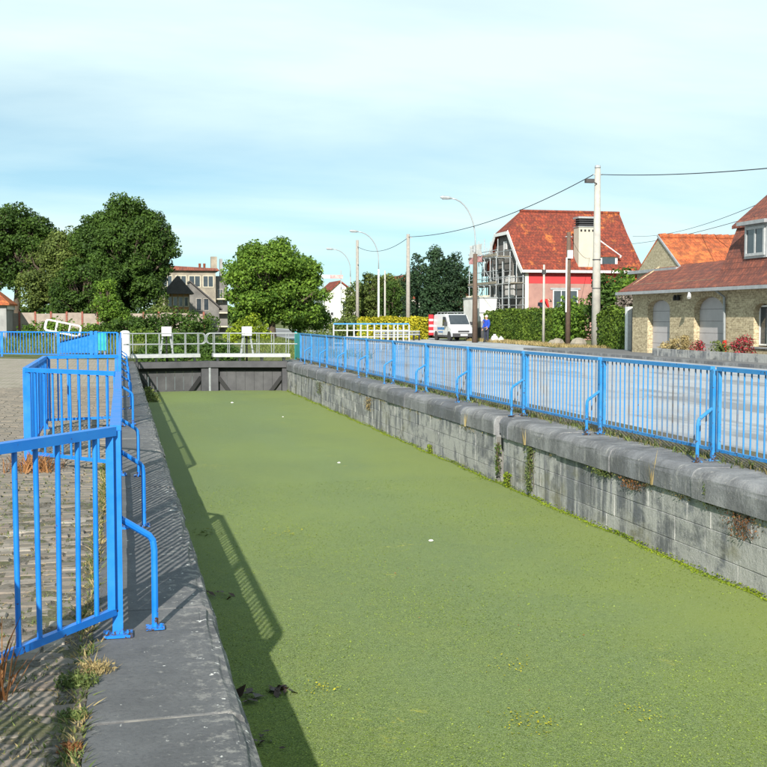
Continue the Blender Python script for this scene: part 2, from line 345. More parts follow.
M['leaf_mid'] = leafmat('sycamore_leaf', [(0, (0.026, 0.068, 0.009)), (0.5, (0.068, 0.140, 0.016)), (1, (0.145, 0.235, 0.026))])
M['leaf_cypress'] = leafmat('cypress_leaf', [(0, (0.008, 0.022, 0.012)), (0.5, (0.018, 0.042, 0.020)), (1, (0.035, 0.070, 0.026))], trans=0.12)
M['leaf_olive'] = leafmat('willow_leaf', [(0, (0.035, 0.058, 0.016)), (0.5, (0.075, 0.108, 0.024)), (1, (0.135, 0.175, 0.038))])
M['leaf_bright'] = leafmat('bright_leaf', [(0, (0.07, 0.12, 0.01)), (0.5, (0.15, 0.22, 0.015)), (1, (0.26, 0.32, 0.02))])
M['leaf_yellow'] = leafmat('golden_privet_leaf', [(0, (0.16, 0.17, 0.012)), (0.5, (0.34, 0.32, 0.02)), (1, (0.50, 0.44, 0.03))])
M['leaf_hedge'] = leafmat('hedge_leaf', [(0, (0.026, 0.058, 0.009)), (0.5, (0.065, 0.125, 0.016)), (1, (0.14, 0.20, 0.024))])
M['leaf_red'] = leafmat('red_flower', [(0, (0.03, 0.04, 0.012)), (0.35, (0.06, 0.05, 0.02)), (0.5, (0.30, 0.025, 0.04)), (1, (0.45, 0.05, 0.07))])
M['leaf_dry'] = leafmat('dry_grass', [(0, (0.16, 0.11, 0.045)), (0.5, (0.28, 0.21, 0.09)), (1, (0.42, 0.34, 0.16))])
M['leaf_rust'] = leafmat('dead_leaf', [(0, (0.10, 0.035, 0.015)), (0.5, (0.20, 0.08, 0.03)), (1, (0.32, 0.16, 0.06))])
M['frond'] = leafmat('duckweed_frond', [(0, (0.05, 0.08, 0.008)), (0.5, (0.125, 0.185, 0.025)), (1, (0.27, 0.34, 0.06))], trans=0.1)
M['crevice'] = leafmat('crevice_growth', [(0, (0.05, 0.045, 0.02)), (0.35, (0.14, 0.09, 0.04)), (0.6, (0.10, 0.11, 0.03)), (1, (0.24, 0.21, 0.09))])
M['leaf_grey'] = leafmat('dry_twig', [(0, (0.12, 0.095, 0.08)), (0.5, (0.2, 0.165, 0.14)), (1, (0.27, 0.23, 0.19))])
M['weed'] = leafmat('weed_leaf', [(0, (0.04, 0.075, 0.02)), (0.5, (0.085, 0.13, 0.035)), (1, (0.18, 0.20, 0.06))])
M['rotten'] = plain('rotten_leaf', (0.028, 0.018, 0.012), (0.05, 0.02, 0.015), 12, 0.6, 0.3)
M['shell'] = plain('white_litter', (0.75, 0.74, 0.70), None, 12, 0.6, 0.1)

# ------------------------------------------------------------------ mesh helpers
ORG = {}
def reg(o, w): ORG[o.name] = Vector(w); return o
class MB:
    def __init__(s): s.v = []; s.f = []
    def add(s, vs, fs):
        b = len(s.v); s.v += [tuple(p) for p in vs]; s.f += [tuple(i+b for i in f) for f in fs]; return s
    def hexa(s, p):   # p: 4 bottom (ccw) + 4 top
        return s.add(p, [(3, 2, 1, 0), (4, 5, 6, 7), (0, 1, 5, 4), (1, 2, 6, 5), (2, 3, 7, 6), (3, 0, 4, 7)])
    def box(s, x0, x1, y0, y1, z0, z1):
        return s.hexa([(x0, y0, z0), (x1, y0, z0), (x1, y1, z0), (x0, y1, z0), (x0, y0, z1), (x1, y0, z1), (x1, y1, z1), (x0, y1, z1)])
    def bar(s, a, b, w, h, up=(0, 0, 1)):   # rectangular bar from a to b
        a = Vector(a); b = Vector(b); d = (b-a).normalized(); u = Vector(up)
        if abs(d.dot(u)) > 0.99: u = Vector((0, 1, 0))
        r = d.cross(u).normalized()*(w/2); u = r.cross(d).normalized()*(h/2)
        return s.hexa([a-r-u, a+r-u, b+r-u, b-r-u, a-r+u, a+r+u, b+r+u, b-r+u])
    def tube(s, pts, r, n=8, cap=True):
        pts = [Vector(p) for p in pts]; rs = r if isinstance(r, (list, tuple)) else [r]*len(pts)
        base = len(s.v); prev = None
        for i, p in enumerate(pts):
            d = (pts[min(i+1, len(pts)-1)]-pts[max(i-1, 0)]).normalized()
            u = prev if prev is not None else (Vector((0, 0, 1)) if abs(d.z) < 0.9 else Vector((1, 0, 0)))
            x = d.cross(u).normalized(); y = x.cross(d).normalized(); prev = y
            for k in range(n):
                a = 2*math.pi*k/n; s.v.append(tuple(p+(x*math.cos(a)+y*math.sin(a))*rs[i]))
        for i in range(len(pts)-1):
            for k in range(n):
                k2 = (k+1) % n; s.f.append((base+i*n+k, base+i*n+k2, base+(i+1)*n+k2, base+(i+1)*n+k))
        if cap:
            s.f.append(tuple(base+k for k in range(n))[::-1]); s.f.append(tuple(base+(len(pts)-1)*n+k for k in range(n)))
        return s
    def prism(s, poly, axis, a, b):  # poly of 2D points in the other two axes, extruded along axis
        def mk(p, t):
            return {'x': (t, p[0], p[1]), 'y': (p[0], t, p[1]), 'z': (p[0], p[1], t)}[axis]
        n = len(poly); vs = [mk(p, a) for p in poly]+[mk(p, b) for p in poly]
        return s.add(vs, [tuple(range(n))[::-1], tuple(range(n, 2*n))]+[(i, (i+1) % n, n+(i+1) % n, n+i) for i in range(n)])
    def lathe(s, prof, c, n=14, axis='z'):
        base = len(s.v)
        for r, z in prof:
            for k in range(n):
                a = 2*math.pi*k/n; q = (r*math.cos(a), r*math.sin(a))
                s.v.append({'z': (c[0]+q[0], c[1]+q[1], c[2]+z), 'x': (c[0]+z, c[1]+q[0], c[2]+q[1]), 'y': (c[0]+q[0], c[1]+z, c[2]+q[1])}[axis])
        for i in range(len(prof)-1):
            for k in range(n):
                k2 = (k+1) % n; s.f.append((base+i*n+k, base+i*n+k2, base+(i+1)*n+k2, base+(i+1)*n+k))
        s.f.append(tuple(base+k for k in range(n))[::-1]); s.f.append(tuple(base+(len(prof)-1)*n+k for k in range(n)))
        return s
    def mesh(s, name, off=(0, 0, 0), uv=False, smooth=False, fix=True):
        me = bpy.data.meshes.new(name)
        me.from_pydata([(x-off[0], y-off[1], z-off[2]) for x, y, z in s.v], [], s.f)
        if fix:
            bm = bmesh.new(); bm.from_mesh(me); bmesh.ops.recalc_face_normals(bm, faces=bm.faces); bm.to_mesh(me); bm.free()
        if uv:
            ul = me.uv_layers.new(name='UVMap')
            for p in me.polygons:
                n = p.normal
                t = Vector((0, 0, 1)).cross(n)
                t = t.normalized() if t.length > 1e-4 else Vector((1, 0, 0))
                b = n.cross(t)
                for li in p.loop_indices:
                    v = me.vertices[me.loops[li].vertex_index].co; ul.data[li].uv = (v.dot(t), v.dot(b))
        if smooth:
            for p in me.polygons: p.use_smooth = True
        me.update(); return me
    def build(s, name, mat, parent=None, local=False, origin=None, uv=False, smooth=False, fix=True):
        po = ORG[parent.name] if parent is not None else Vector((0, 0, 0))
        if local: off = Vector((0, 0, 0)); w = po
        else:
            w = Vector(origin) if origin is not None else po; off = w
        o = bpy.data.objects.new(name, s.mesh(name, off, uv, smooth, fix)); col.objects.link(o)
        o.data.materials.append(M[mat])
        if parent is not None: o.parent = parent; o.location = w-po
        else: o.location = w
        return reg(o, w)

def tag(o, label=None, cat=None, group=None, kind=None):
    if label: o['label'] = label
    if cat: o['category'] = cat
    if group: o['group'] = group
    if kind: o['kind'] = kind
    return o
def thing(name, loc, label, cat, group=None, rz=0):
    o = bpy.data.objects.new(name, None); col.objects.link(o); o.location = loc; o.rotation_euler.z = rz
    o.empty_display_size = 0.2
    return tag(reg(o, loc), label, cat, group)
def inst(mesh, name, w, parent, rot=(0, 0, 0), scale=(1, 1, 1)):
    o = bpy.data.objects.new(name, mesh); col.objects.link(o)
    po = ORG[parent.name] if parent is not None else Vector((0, 0, 0))
    if parent is not None: o.parent = parent
    o.location = Vector(w)-po; o.rotation_euler = rot; o.scale = scale
    return reg(o, w)
def lerp(a, b, t): return tuple(a[i]+(b[i]-a[i])*t for i in range(len(a)))

# foliage ------------------------------------------------------------------
def leaf_mesh(name, C, Nn, size, rng, squash=0.62, off=(0, 0, 0)):
    n = len(C)
    nn = Nn/np.maximum(np.linalg.norm(Nn, axis=1, keepdims=True), 1e-6)
    t = rng.normal(size=(n, 3)); t -= (t*nn).sum(1, keepdims=True)*nn; t /= np.maximum(np.linalg.norm(t, axis=1, keepdims=True), 1e-6)
    b = np.cross(nn, t); sz = (size*rng.uniform(0.45, 1.55, (n, 1)))
    V = np.stack([C-t*sz, C-b*sz*squash+nn*sz*0.12, C+t*sz, C+b*sz*squash+nn*sz*0.12], 1).reshape(-1, 3)-np.array(off)
    me = bpy.data.meshes.new(name); me.vertices.add(4*n); me.vertices.foreach_set('co', V.ravel())
    me.loops.add(4*n); me.loops.foreach_set('vertex_index', np.arange(4*n)); me.polygons.add(n)
    me.polygons.foreach_set('loop_start', np.arange(n)*4)
    me.update(calc_edges=True); me.validate(); return me
def clumps_points(centres, radii, per, rng, flat=0.8):
    Cs, Ns = [], []
    for c, r in zip(centres, radii):
        k = max(8, int(per*(r**2)))
        d = rng.normal(size=(k, 3)); d /= np.linalg.norm(d, axis=1, keepdims=True)
        rad = r*rng.uniform(0.45, 1.08, (k, 1))**0.6
        Cs.append(np.array(c)+d*rad*np.array([1, 1, flat])); Ns.append(d+rng.normal(size=(k, 3))*0.55+np.array([0, 0, 0.25]))
    return np.concatenate(Cs), np.concatenate(Ns)
def ellipsoid_clumps(c, rad, n, cr, rng, inner=0.45, lower=-0.75):
    out = []; rr = []
    while len(out) < n:
        d = rng.normal(size=3); d /= np.linalg.norm(d)
        if d[2] < lower: continue
        f = rng.uniform(inner, 1.0)**0.55
        p = np.array(c)+d*np.array(rad)*f*rng.uniform(0.76, 1.17)
        out.append(p); rr.append(cr*rng.uniform(0.45, 1.35))
    return out, rr
def leaves_obj(name, me, mat, parent, w):
    me.materials.append(M[mat])
    o = bpy.data.objects.new(name, me); col.objects.link(o)
    po = ORG[parent.name] if parent is not None else Vector((0, 0, 0))
    if parent is not None: o.parent = parent
    o.location = Vector(w)-po; return reg(o, w)
def limb(mb, a, b, r0, r1, rng, seg=4, wob=0.12):
    a = np.array(a, float); b = np.array(b, float); pts = []; rs = []; L = np.linalg.norm(b-a)
    for i in range(seg+1):
        t = i/seg; p = a+(b-a)*t
        if 0 < i < seg: p = p+rng.normal(size=3)*L*wob*0.35
        pts.append(tuple(p)); rs.append(r0+(r1-r0)*t)
    mb.tube(pts, rs, 7)
def tree(name, label, loc, lobes, mat, leaf, per, cr, seed, trunk_h, trunk_r, group=None, nper=1.0, cat='tree'):
    """lobes: list of (dx,dy,z,rx,ry,rz) ellipsoids relative to loc"""
    rng = np.random.default_rng(seed)
    t = thing(name, loc, label, cat, group)
    mb = MB(); top = (loc[0], loc[1], loc[2]+trunk_h)
    limb(mb, (loc[0], loc[1], loc[2]-0.1), top, trunk_r, trunk_r*0.65, rng, 4, 0.05)
    Cc, Rr = [], []
    for (dx, dy, z, rx, ry, rz) in lobes:
        c = (loc[0]+dx, loc[1]+dy, loc[2]+z)
        n = int(max(3, nper*6.5*(rx*rz+rx*ry+ry*rz)/(3*cr*cr)))
        a, b = ellipsoid_clumps(c, (rx, ry, rz), n, cr, rng); Cc += a; Rr += b
        limb(mb, top, (c[0], c[1], c[2]+rz*0.3), trunk_r*0.6, trunk_r*0.12, rng)
        for q in rng.choice(len(a), min(6, len(a)), replace=False): limb(mb, lerp(top, c, 0.55), tuple(a[q]), trunk_r*0.28, trunk_r*0.06, rng, 3)
    mb.build('trunk', 'bark', t, smooth=True)
    P, Nn = clumps_points(Cc, Rr, per*2.1, rng)
    leaves_obj('crown', leaf_mesh('crown', P, Nn, leaf*0.60, rng, off=loc), mat, t, loc)
    return t
def bush(name, label, loc, lobes, mat, leaf, per, cr, seed, group=None, cat='bush', stems=True):
    rng = np.random.default_rng(seed)
    t = thing(name, loc, label, cat, group); Cc, Rr = [], []; mb = MB()
    for (dx, dy, z, rx, ry, rz) in lobes:
        c = (loc[0]+dx, loc[1]+dy, loc[2]+z); n = int(max(5, 9*(rx*rz+rx*ry+ry*rz)/(3*cr*cr)))
        a, b = ellipsoid_clumps(c, (rx, ry, rz), n, cr, rng, 0.4, -1.1); Cc += a; Rr += b
        for q in range(min(4, len(a))): limb(mb, (loc[0]+dx*0.6, loc[1]+dy*0.6, loc[2]), tuple(a[q]), 0.035, 0.008, rng, 3)
    if stems: mb.build('stem', 'bark', t)
    P, Nn = clumps_points(Cc, Rr, per*1.8, rng)
    P[:, 2] = np.maximum(P[:, 2], loc[2]+0.02)
    leaves_obj('foliage', leaf_mesh('foliage', P, Nn, leaf*0.72, rng, off=loc), mat, t, loc)
    return t
def blades(mb, c, n, h, spread, rng, w=0.006, lean=0.5):
    for _ in range(n):
        a = rng.uniform(0, 6.28); q = rng.uniform(0, spread); hh = h*rng.uniform(0.45, 1.2)
        p = np.array([c[0]+q*math.cos(a), c[1]+q*math.sin(a), c[2]])
        d = np.array([rng.normal()*lean*hh, rng.normal()*lean*hh, hh]); s = np.array([math.cos(a+1.5), math.sin(a+1.5), 0])*w*rng.uniform(0.6, 1.5)
        m = p+d*0.55+np.array([0, 0, 0.08*hh])
        mb.add([tuple(p-s), tuple(p+s), tuple(m+s*0.8), tuple(m-s*0.8), tuple(p+d)], [(0, 1, 2, 3), (3, 2, 4)])
rng0 = np.random.default_rng(11)

# ------------------------------------------------------------------ the setting
WATER = -1.05
CX0, CX1 = 0.56, 5.79           # wall faces of the lock chamber
def sheet(name, pts, mat, kind='structure'):
    mb = MB(); mb.add(pts, [tuple(range(len(pts)))]); o = mb.build(name, mat); return tag(o, kind=kind)
# ground with a hole for the canal
mb = MB(); G0, G1 = -3000, 3000; hx0, hx1, hy0, hy1, gz = 0.0, 6.25, -12, 84, -0.03
mb.add([(G0, G0, gz), (G1, G0, gz), (G1, G1, gz), (G0, G1, gz), (hx0, hy0, gz), (hx1, hy0, gz), (hx1, hy1, gz), (hx0, hy1, gz)],
       [(0, 1, 5, 4), (1, 2, 6, 5), (2, 3, 7, 6), (3, 0, 4, 7)])
tag(mb.build('ground', 'ground'), kind='structure')
# chamber water: gently subdivided duckweed sheet
mb = MB(); nx, ny = 14, 60
for j in range(ny+1):
    for i in range(nx+1): mb.v.append((0.1+(6.15-0.1)*i/nx, -11.9+(42.4+11.9)*j/ny, WATER))
for j in range(ny):
    for i in range(nx): a = j*(nx+1)+i; mb.f.append((a, a+1, a+nx+2, a+nx+1))
tag(mb.build('water', 'duckweed'), kind='structure')
sheet('silted_channel', [(0.05, 42.3, -0.55), (6.2, 42.3, -0.55), (6.2, 83.9, -0.55), (0.05, 83.9, -0.55)], 'ground')
# canal banks upstream (slopes closing the hole)
mb = MB()
mb.add([(0.0, 42.5, -0.03), (0.0, 84, -0.03), (0.9, 84, -0.8), (0.9, 42.5, -0.8)], [(0, 1, 2, 3)])
mb.add([(6.25, 42.5, -0.03), (6.25, 84, -0.03), (5.3, 84, -0.8), (5.3, 42.5, -0.8)], [(3, 2, 1, 0)])
mb.add([(0.0, 84, -0.03), (6.25, 84, -0.03), (5.3, 82.5, -0.8), (0.9, 82.5, -0.8)], [(0, 1, 2, 3)])
tag(mb.build('canal_bank', 'ground'), kind='structure')

# road and forecourt
sheet('road', [(7.0, -14, -0.024), (19.6, -14, -0.024), (19.6, 54, -0.024), (22.7, 56, -0.024), (23.9, 70, -0.024), (24.4, 90, -0.024), (24.6, 260, -0.024), (17.5, 260, -0.024), (13.2, 95, -0.024), (10.4, 62, -0.024), (7.4, 45, -0.024)], 'road')
dr_ = thing('drain_grate', (10.6, 16.2, -0.02), 'square iron drain grate let into the road behind the long railing', 'drain')
MB().box(10.35, 10.85, 15.95, 16.45, -0.03, -0.016).build('frame', 'grey_steel', dr_)
for k in range(5): MB().box(10.40, 10.80, 16.0+0.09*k, 16.04+0.09*k, -0.016, -0.006).build('bar', 'black_tar_and_shade', dr_)
sheet('far_road', [(13.4, 100, -0.012), (21.6, 100, -0.012), (24.2, 255, -0.012), (18.0, 255, -0.012)], 'road_dark')
# raised pavement along the houses with kerb stones
pv = tag(MB().box(19.75, 23.4, -6, 55, -0.03, 0.075).build('pavement', 'forecourt'), kind='structure')
km = MB().box(-0.075, 0.075, -0.49, 0.49, -0.12, 0.0).mesh('kerb_stone'); km.materials.append(M['coping'])
for k in range(54): inst(km, 'kerb_stone', (19.67, 0.5+k*1.0, 0.085), pv, rot=(0, 0, 0))
sheet('verge', [(22.5, 55.2, -0.015), (24.6, 55.2, -0.015), (26.3, 78.5, -0.015), (24.2, 78.5, -0.015), (23.8, 70, -0.015)], 'ground')
sheet('right_quay', [(6.28, -14, -0.022), (7.1, -14, -0.022), (7.5, 45, -0.022), (6.28, 45, -0.022)], 'soil')

# left quay: soil sheet, then separate pavers near the camera
quay = sheet('left_quay', [(-14, -6, -0.010), (-0.15, -6, -0.010), (-0.15, 44.8, -0.010), (-14, 52, -0.010)], 'soil')
# drifted dirt between and over the pavers
dm_ = MB(); rs_ = np.random.default_rng(5); NX, NY = 64, 210
kx = rs_.uniform(2, 26, 14); ky = rs_.uniform(2, 26, 14); ph = rs_.uniform(0, 6.28, 14)
for j in range(NY+1):
    for i in range(NX+1):
        x, y = -0.16-1.75*i/NX, 3.4+6.6*j/NY
        h = sum(math.sin(kx[k]*x+ky[k]*y*(1 if k % 2 else -1)+ph[k])/(1+0.10*(kx[k]+ky[k])) for k in range(14))
        dm_.v.append((x+rs_.normal()*0.004, y+rs_.normal()*0.004, -0.0015+0.0060*h+rs_.normal()*0.0018+(0.006 if i < 3 else 0)))
for j in range(NY):
    for i in range(NX): q_ = j*(NX+1)+i; dm_.f.append((q_, q_+1, q_+NX+2, q_+NX+1))
tag(dm_.build('dirt', 'soil', fix=False, smooth=True), 'drifted dirt and moss lying between the quay pavers', 'dirt', kind='stuff')
pm = []
for v in range(5):
    mb = MB(); lx, ly, h, c = 0.104, 0.051, 0.024, 0.007
    j = lambda s=0.003: random.uniform(-s, s)
    mb.add([(-lx+j(), -ly+j(), 0), (lx+j(), -ly+j(), 0), (lx+j(), ly+j(), 0), (-lx+j(), ly+j(), 0),
            (-lx, -ly, h-c), (lx, -ly, h-c), (lx, ly, h-c), (-lx, ly, h-c),
            (-lx+c, -ly+c, h+j()), (lx-c, -ly+c, h+j()), (lx-c, ly-c, h+j()), (-lx+c, ly-c, h+j())],
           [(0, 1, 5, 4), (1, 2, 6, 5), (2, 3, 7, 6), (3, 0, 4, 7), (4, 5, 9, 8), (5, 6, 10, 9), (6, 7, 11, 10), (7, 4, 8, 11), (8, 9, 10, 11)])
    me = mb.mesh('paver'); me.materials.append(M['paver']); pm.append(me)
rest = MB(); spots = []
row = 0; y = 3.3
while y < 27:
    x = -0.275-(0.109 if row % 2 else 0)
    lim = -0.29-min(5.5, 0.28*y+0.2)
    while x > lim:
        spots.append((x+random.uniform(-.004, .004), y+random.uniform(-.004, .004), -0.022+random.uniform(-0.004, 0.006))); x -= 0.218
    y += 0.112; row += 1
near = [s for s in spots if 3.9 < s[1] < 9.2 and s[0] > -0.10*s[1]-0.38]
near.sort(key=lambda s: s[1]); near = near[:290]; nset = set(near)
for s_ in near: inst(random.choice(pm), 'paver', s_, quay, rot=(random.uniform(-.02, .02), random.uniform(-.02, .02), random.uniform(-.03, .03)))
for s_ in spots:
    if s_ in nset or random.random() < 0.03: continue
    x, yy, z = s_; h = 0.022+random.uniform(-.003, .003)
    rest.add([(x-.104, yy-.051, z), (x+.104, yy-.051, z), (x+.104, yy+.051, z), (x-.104, yy+.051, z), (x-.1, yy-.047, z+h), (x+.1, yy-.047, z+h), (x+.1, yy+.047, z+h), (x-.1, yy+.047, z+h)],
             [(4, 5, 6, 7), (0, 1, 5, 4), (1, 2, 6, 5), (2, 3, 7, 6), (3, 0, 4, 7)])
tag(rest.build('farther_pavers', 'paver', quay, fix=False), kind='stuff')
sheet('far_quay_paving', [(-13.9, 26.9, -0.004), (-0.20, 26.9, -0.004), (-0.20, 44.7, -0.004), (-13.9, 51.5, -0.004)], 'far_sett')

# ------------------------------------------------------------------ lock walls
def block_mesh(lx, lz, d, ch=0.005, j=0.004):
    """front faces -X; origin at centre of the front"""
    mb = MB(); y, z = lx/2, lz/2; q = lambda: random.uniform(-j, j)
    mb.add([(d, -y, -z), (d, y, -z), (d, y, z), (d, -y, z), (ch, -y, -z), (ch, y, -z), (ch, y, z), (ch, -y, z),
            (q(), -y+ch, -z+ch), (q(), y-ch, -z+ch), (q(), y-ch, z-ch), (q(), -y+ch, z-ch)],
           [(0, 1, 5, 4), (1, 2, 6, 5), (2, 3, 7, 6), (3, 0, 4, 7), (4, 5, 9, 8), (5, 6, 10, 9), (6, 7, 11, 10), (7, 4, 8, 11), (8, 9, 10, 11)])
    me = mb.mesh('stone_block'); me.materials.append(M['block']); return me
wall_r = thing('lock_wall', (CX1, 15, -1.6), 'grey stone lock wall in shallow courses below the long railing on the road side', 'lock wall')
MB().box(CX1+0.011, 6.6, -12, 17.02, -1.8, -0.33).box(CX1+0.17, 6.6, 17.02, 17.38, -1.8, -0.33).box(CX1+0.011, 6.6, 17.38, 42.6, -1.8, -0.33).build('wall_core', 'mortar', wall_r)
rows = [(-0.305, -0.577), (-0.581, -0.837), (-0.841, -1.16)]
bcache = {}
nb_ = 0
for ri, (zt, zb) in enumerate(rows):
    y = 6.3+0.31*ri
    while y < 42.3:
        L = random.choice([0.42, 0.5, 0.58, 0.66, 0.78, 0.92, 1.08])
        y1 = min(y+L, 42.55)
        if y < 17.02 < y1: y1 = 17.015
        if 17.015 <= y < 17.38: y = 17.385; y1 = y+L
        if y1-y < 0.12: y = y1+0.006; continue
        Lr = round(y1-y-0.003, 2); key = (Lr, ri, random.randrange(2))
        if key not in bcache: bcache[key] = block_mesh(Lr, zt-zb, 0.1)
        inst(bcache[key], 'stone_block', (CX1+random.uniform(-0.002, 0.002), (y+y1)/2, (zt+zb)/2), wall_r); nb_ += 1
        y = y1
# chipped groove stones in the stop-log slot
for k, z in enumerate((-0.5, -0.82)):
    MB().box(CX1+0.14, CX1+0.175, 17.05, 17.36, z-0.14, z+0.14).build('groove_stone', 'block', wall_r)
def coping_mesh(L, x0, x1, h, r, side, mat, seed):
    """bullnose slab; nose on the side of the water. origin at x=0,z=0 top, y centre"""
    rr = random.Random(seed); prof = []
    n = 7
    for k in range(n+1):
        a = (math.pi/2)*k/n
        prof.append((x0+r-r*math.sin(a) if side > 0 else x1-r+r*math.sin(a), -r+r*math.cos(a)))
    prof = [((x1 if side > 0 else x0), 0)]+prof+[((x0 if side > 0 else x1), -h), ((x1 if side > 0 else x0), -h)]
    mb = MB(); ys = [-L/2, -L/2+0.012]+[-L/2+L*i/6 for i in range(1, 6)]+[L/2-0.012, L/2]; m = len(prof)
    for i, y in enumerate(ys):
        e = 0.010 if i in (0, len(ys)-1) else 0
        for (px, pz) in prof:
            w = rr.uniform(-.007, .007)
            mb.v.append((px+(e if side > 0 else -e)*(1 if pz < -0.001 else 0)+w, y, pz-e+(w if pz > -h+0.01 else 0)))
    for i in range(len(ys)-1):
        for k in range(m): k2 = (k+1) % m; mb.f.append((i*m+k, i*m+k2, (i+1)*m+k2, (i+1)*m+k))
    mb.f.append(tuple(range(m))[::-1]); mb.f.append(tuple((len(ys)-1)*m+k for k in range(m)))
    me = mb.mesh('coping_stone', smooth=False); me.materials.append(M[mat])
    return me
cop_r = [coping_mesh(L, 0, 0.60, 0.30, 0.12, 1, 'coping', i) for i, L in enumerate((1.58, 1.72, 1.86, 2.05))]
lens = (1.58, 1.72, 1.86, 2.05)
y = 5.0
seq = random.Random(3)
while y < 42.4:
    k = seq.randrange(4)
    L = lens[k]
    if y < 17.02 < y+L+0.3:
        L = 17.02-y; me = coping_mesh(L-0.01, 0, 0.60, 0.30, 0.12, 1, 'coping', 55); inst(me, 'coping_stone', (5.745, y+L/2, 0.0), wall_r); y = 17.02
        me = coping_mesh(0.36, 0.10, 0.60, 0.26, 0.12, 1, 'coping', 56); inst(me, 'coping_stone', (5.745, y+0.19, -0.012), wall_r); y = 17.40; continue
    if y+L > 42.6: L = 42.6-y; me = coping_mesh(L-0.01, 0, 0.60, 0.30, 0.12, 1, 'coping', 57)
    else: me = cop_r[k]
    inst(me, 'coping_stone', (5.74+seq.uniform(-.012, .012)+(0.02 if y > 17 else 0), y+L/2, seq.uniform(-.006, .006)), wall_r, rot=(0, 0, seq.uniform(-.004, .004))); y += L+0.008
# algae fringe on the waterline
ra = np.random.default_rng(21); na = 15000
ya = np.concatenate([ra.uniform(6, 42.4, na//3), 6+36.4*ra.random(na-na//3)**2.2])
wob_ = 0.035+0.03*np.sin(ya*3.1)*np.sin(ya*1.3+1)
off_ = np.abs(ra.normal(size=na))*np.maximum(wob_, 0.008)
Pa = np.stack([CX1-off_, ya, WATER+0.006+np.where(off_ < 0.012, ra.random(na)*0.05, ra.random(na)*0.008)], 1)
Na = np.stack([-0.5+ra.normal(size=na)*0.5, ra.normal(size=na)*0.5, np.ones(na)], 1)
al = leaves_obj('algae', leaf_mesh('algae', Pa, Na, 0.011, ra), 'leaf_bright', None, (0, 0, 0))
tag(al, 'bright green algae fringe along the waterline of the road-side lock wall', 'algae', kind='stuff')

wall_l = thing('lock_wall', (CX0, 15, -1.6), 'dark worn bluestone quay edge beside the tall blue railing, its wall dropping to the water in shade', 'lock wall')
MB().box(-0.14, CX0-0.09, -6, 42.6, -1.8, -0.29).build('wall_core', 'mortar', wall_l)
y = 2.35; lens2 = (1.35, 1.52, 1.7, 1.2)
cop_l = [coping_mesh(L, -0.155, 0.48, 0.30, 0.10, -1, 'coping_left', 20+i) for i, L in enumerate(lens2)]
# first joint near y = 4.45
ys_l = [-2.2, -0.6, 0.75, 2.45, 4.47]
y = 4.47
while y < 42: ys_l.append(y+lens2[seq.randrange(4)]); y = ys_l[-1]
for a, b in zip(ys_l, ys_l[1:]):
    L = b-a
    match = [i for i, q in enumerate(lens2) if abs(q-L) < 0.02]
    me = cop_l[match[0]] if match else coping_mesh(L-0.008, -0.155, 0.48, 0.30, 0.10, -1, 'coping_left', int(a*10)+77)
    inst(me, 'coping_stone', (seq.uniform(-.006, .006)+0.0, (a+b)/2, seq.uniform(-.004, .004)), wall_l, rot=(0, 0, seq.uniform(-.003, .003)), scale=(1, (L-0.009)/L if match else 1, 1))
for ri, (zt, zb) in enumerate([(-0.31, -0.66), (-0.67, -1.15)]):
    y = 6.0
    while y < 42:
        L = random.choice([0.9, 1.1]); key = ('l', L, ri)
        if key not in bcache: bcache[key] = block_mesh(L-0.01, zt-zb, 0.1)
        inst(bcache[key], 'stone_block', (CX0-0.12, y+L/2, (zt+zb)/2), wall_l, rot=(0, 0, math.pi)); y += L
# joint mortar strip seen near the camera
MB().box(-0.01, 0.33, 4.467, 4.472, -0.012, 0.0005).build('joint_filling', 'mortar', wall_l)

# ------------------------------------------------------------------ railings
BAR_P = 0.1317
bar_cache = {}
def bar_mesh(mat, h, w):
    k = (mat, h, w)
    if k not in bar_cache:
        me = MB().tube([(0, 0, 0), (0, 0, h)], w/2, 8, cap=False).mesh('baluster', smooth=True); me.materials.append(M[mat]); bar_cache[k] = me
    return bar_cache[k]
def post(root, p, mat, h=1.0, w=0.045, plate=True, rz=0):
    m = MB().box(p[0]-w/2, p[0]+w/2, p[1]-w/2, p[1]+w/2, p[2]+0.002, p[2]+h)
    o = m.build('post', mat, root, origin=p)
    if plate:
        b = MB().box(p[0]-0.07, p[0]+0.07, p[1]-0.06, p[1]+0.06, p[2]+0.003, p[2]+0.015)
        for sx in (-1, 1):
            b.tube([(p[0]+sx*0.05, p[1]-0.035, p[2]+0.012), (p[0]+sx*0.05, p[1]-0.035, p[2]+0.035)], 0.009, 6)
        b.build('foot_plate', mat, o)
    return o
def panel(root, a, b, mat, h=1.03, pitch=BAR_P, inset=0.0, bw=0.024, zlow=0.11, stile=True):
    """railing panel between ground points a and b: rails part with a baluster child each pitch"""
    A = Vector(a); B = Vector(b); d = B-A; L = d.length; d.normalize(); up = Vector((0, 0, 1))
    m = MB().bar(A+up*(h-0.022), B+up*(h-0.022), 0.055, 0.044).bar(A+up*(zlow+0.017), B+up*(zlow+0.017), 0.032, 0.034)
    if stile:
        for p in (A+d*0.02, B-d*0.02): m.bar(p+up*(zlow+0.034), p+up*(h-0.044), 0.036, 0.036)
    p = m.build('panel', mat, root, origin=tuple((A+B)/2))
    n = max(2, round(L/pitch)); rz = math.atan2(d.y, d.x)
    bm_ = bar_mesh('bar_faded' if mat == 'blue_faded' else mat, round(h-0.044-zlow-0.034, 3), bw)
    for i in range(1, n):
        q = A+d*(L*i/n); inst(bm_, 'baluster', (q.x, q.y, q.z+zlow+0.034), p, rot=(random.uniform(-.006, .006), random.uniform(-.006, .006), rz))
    return p
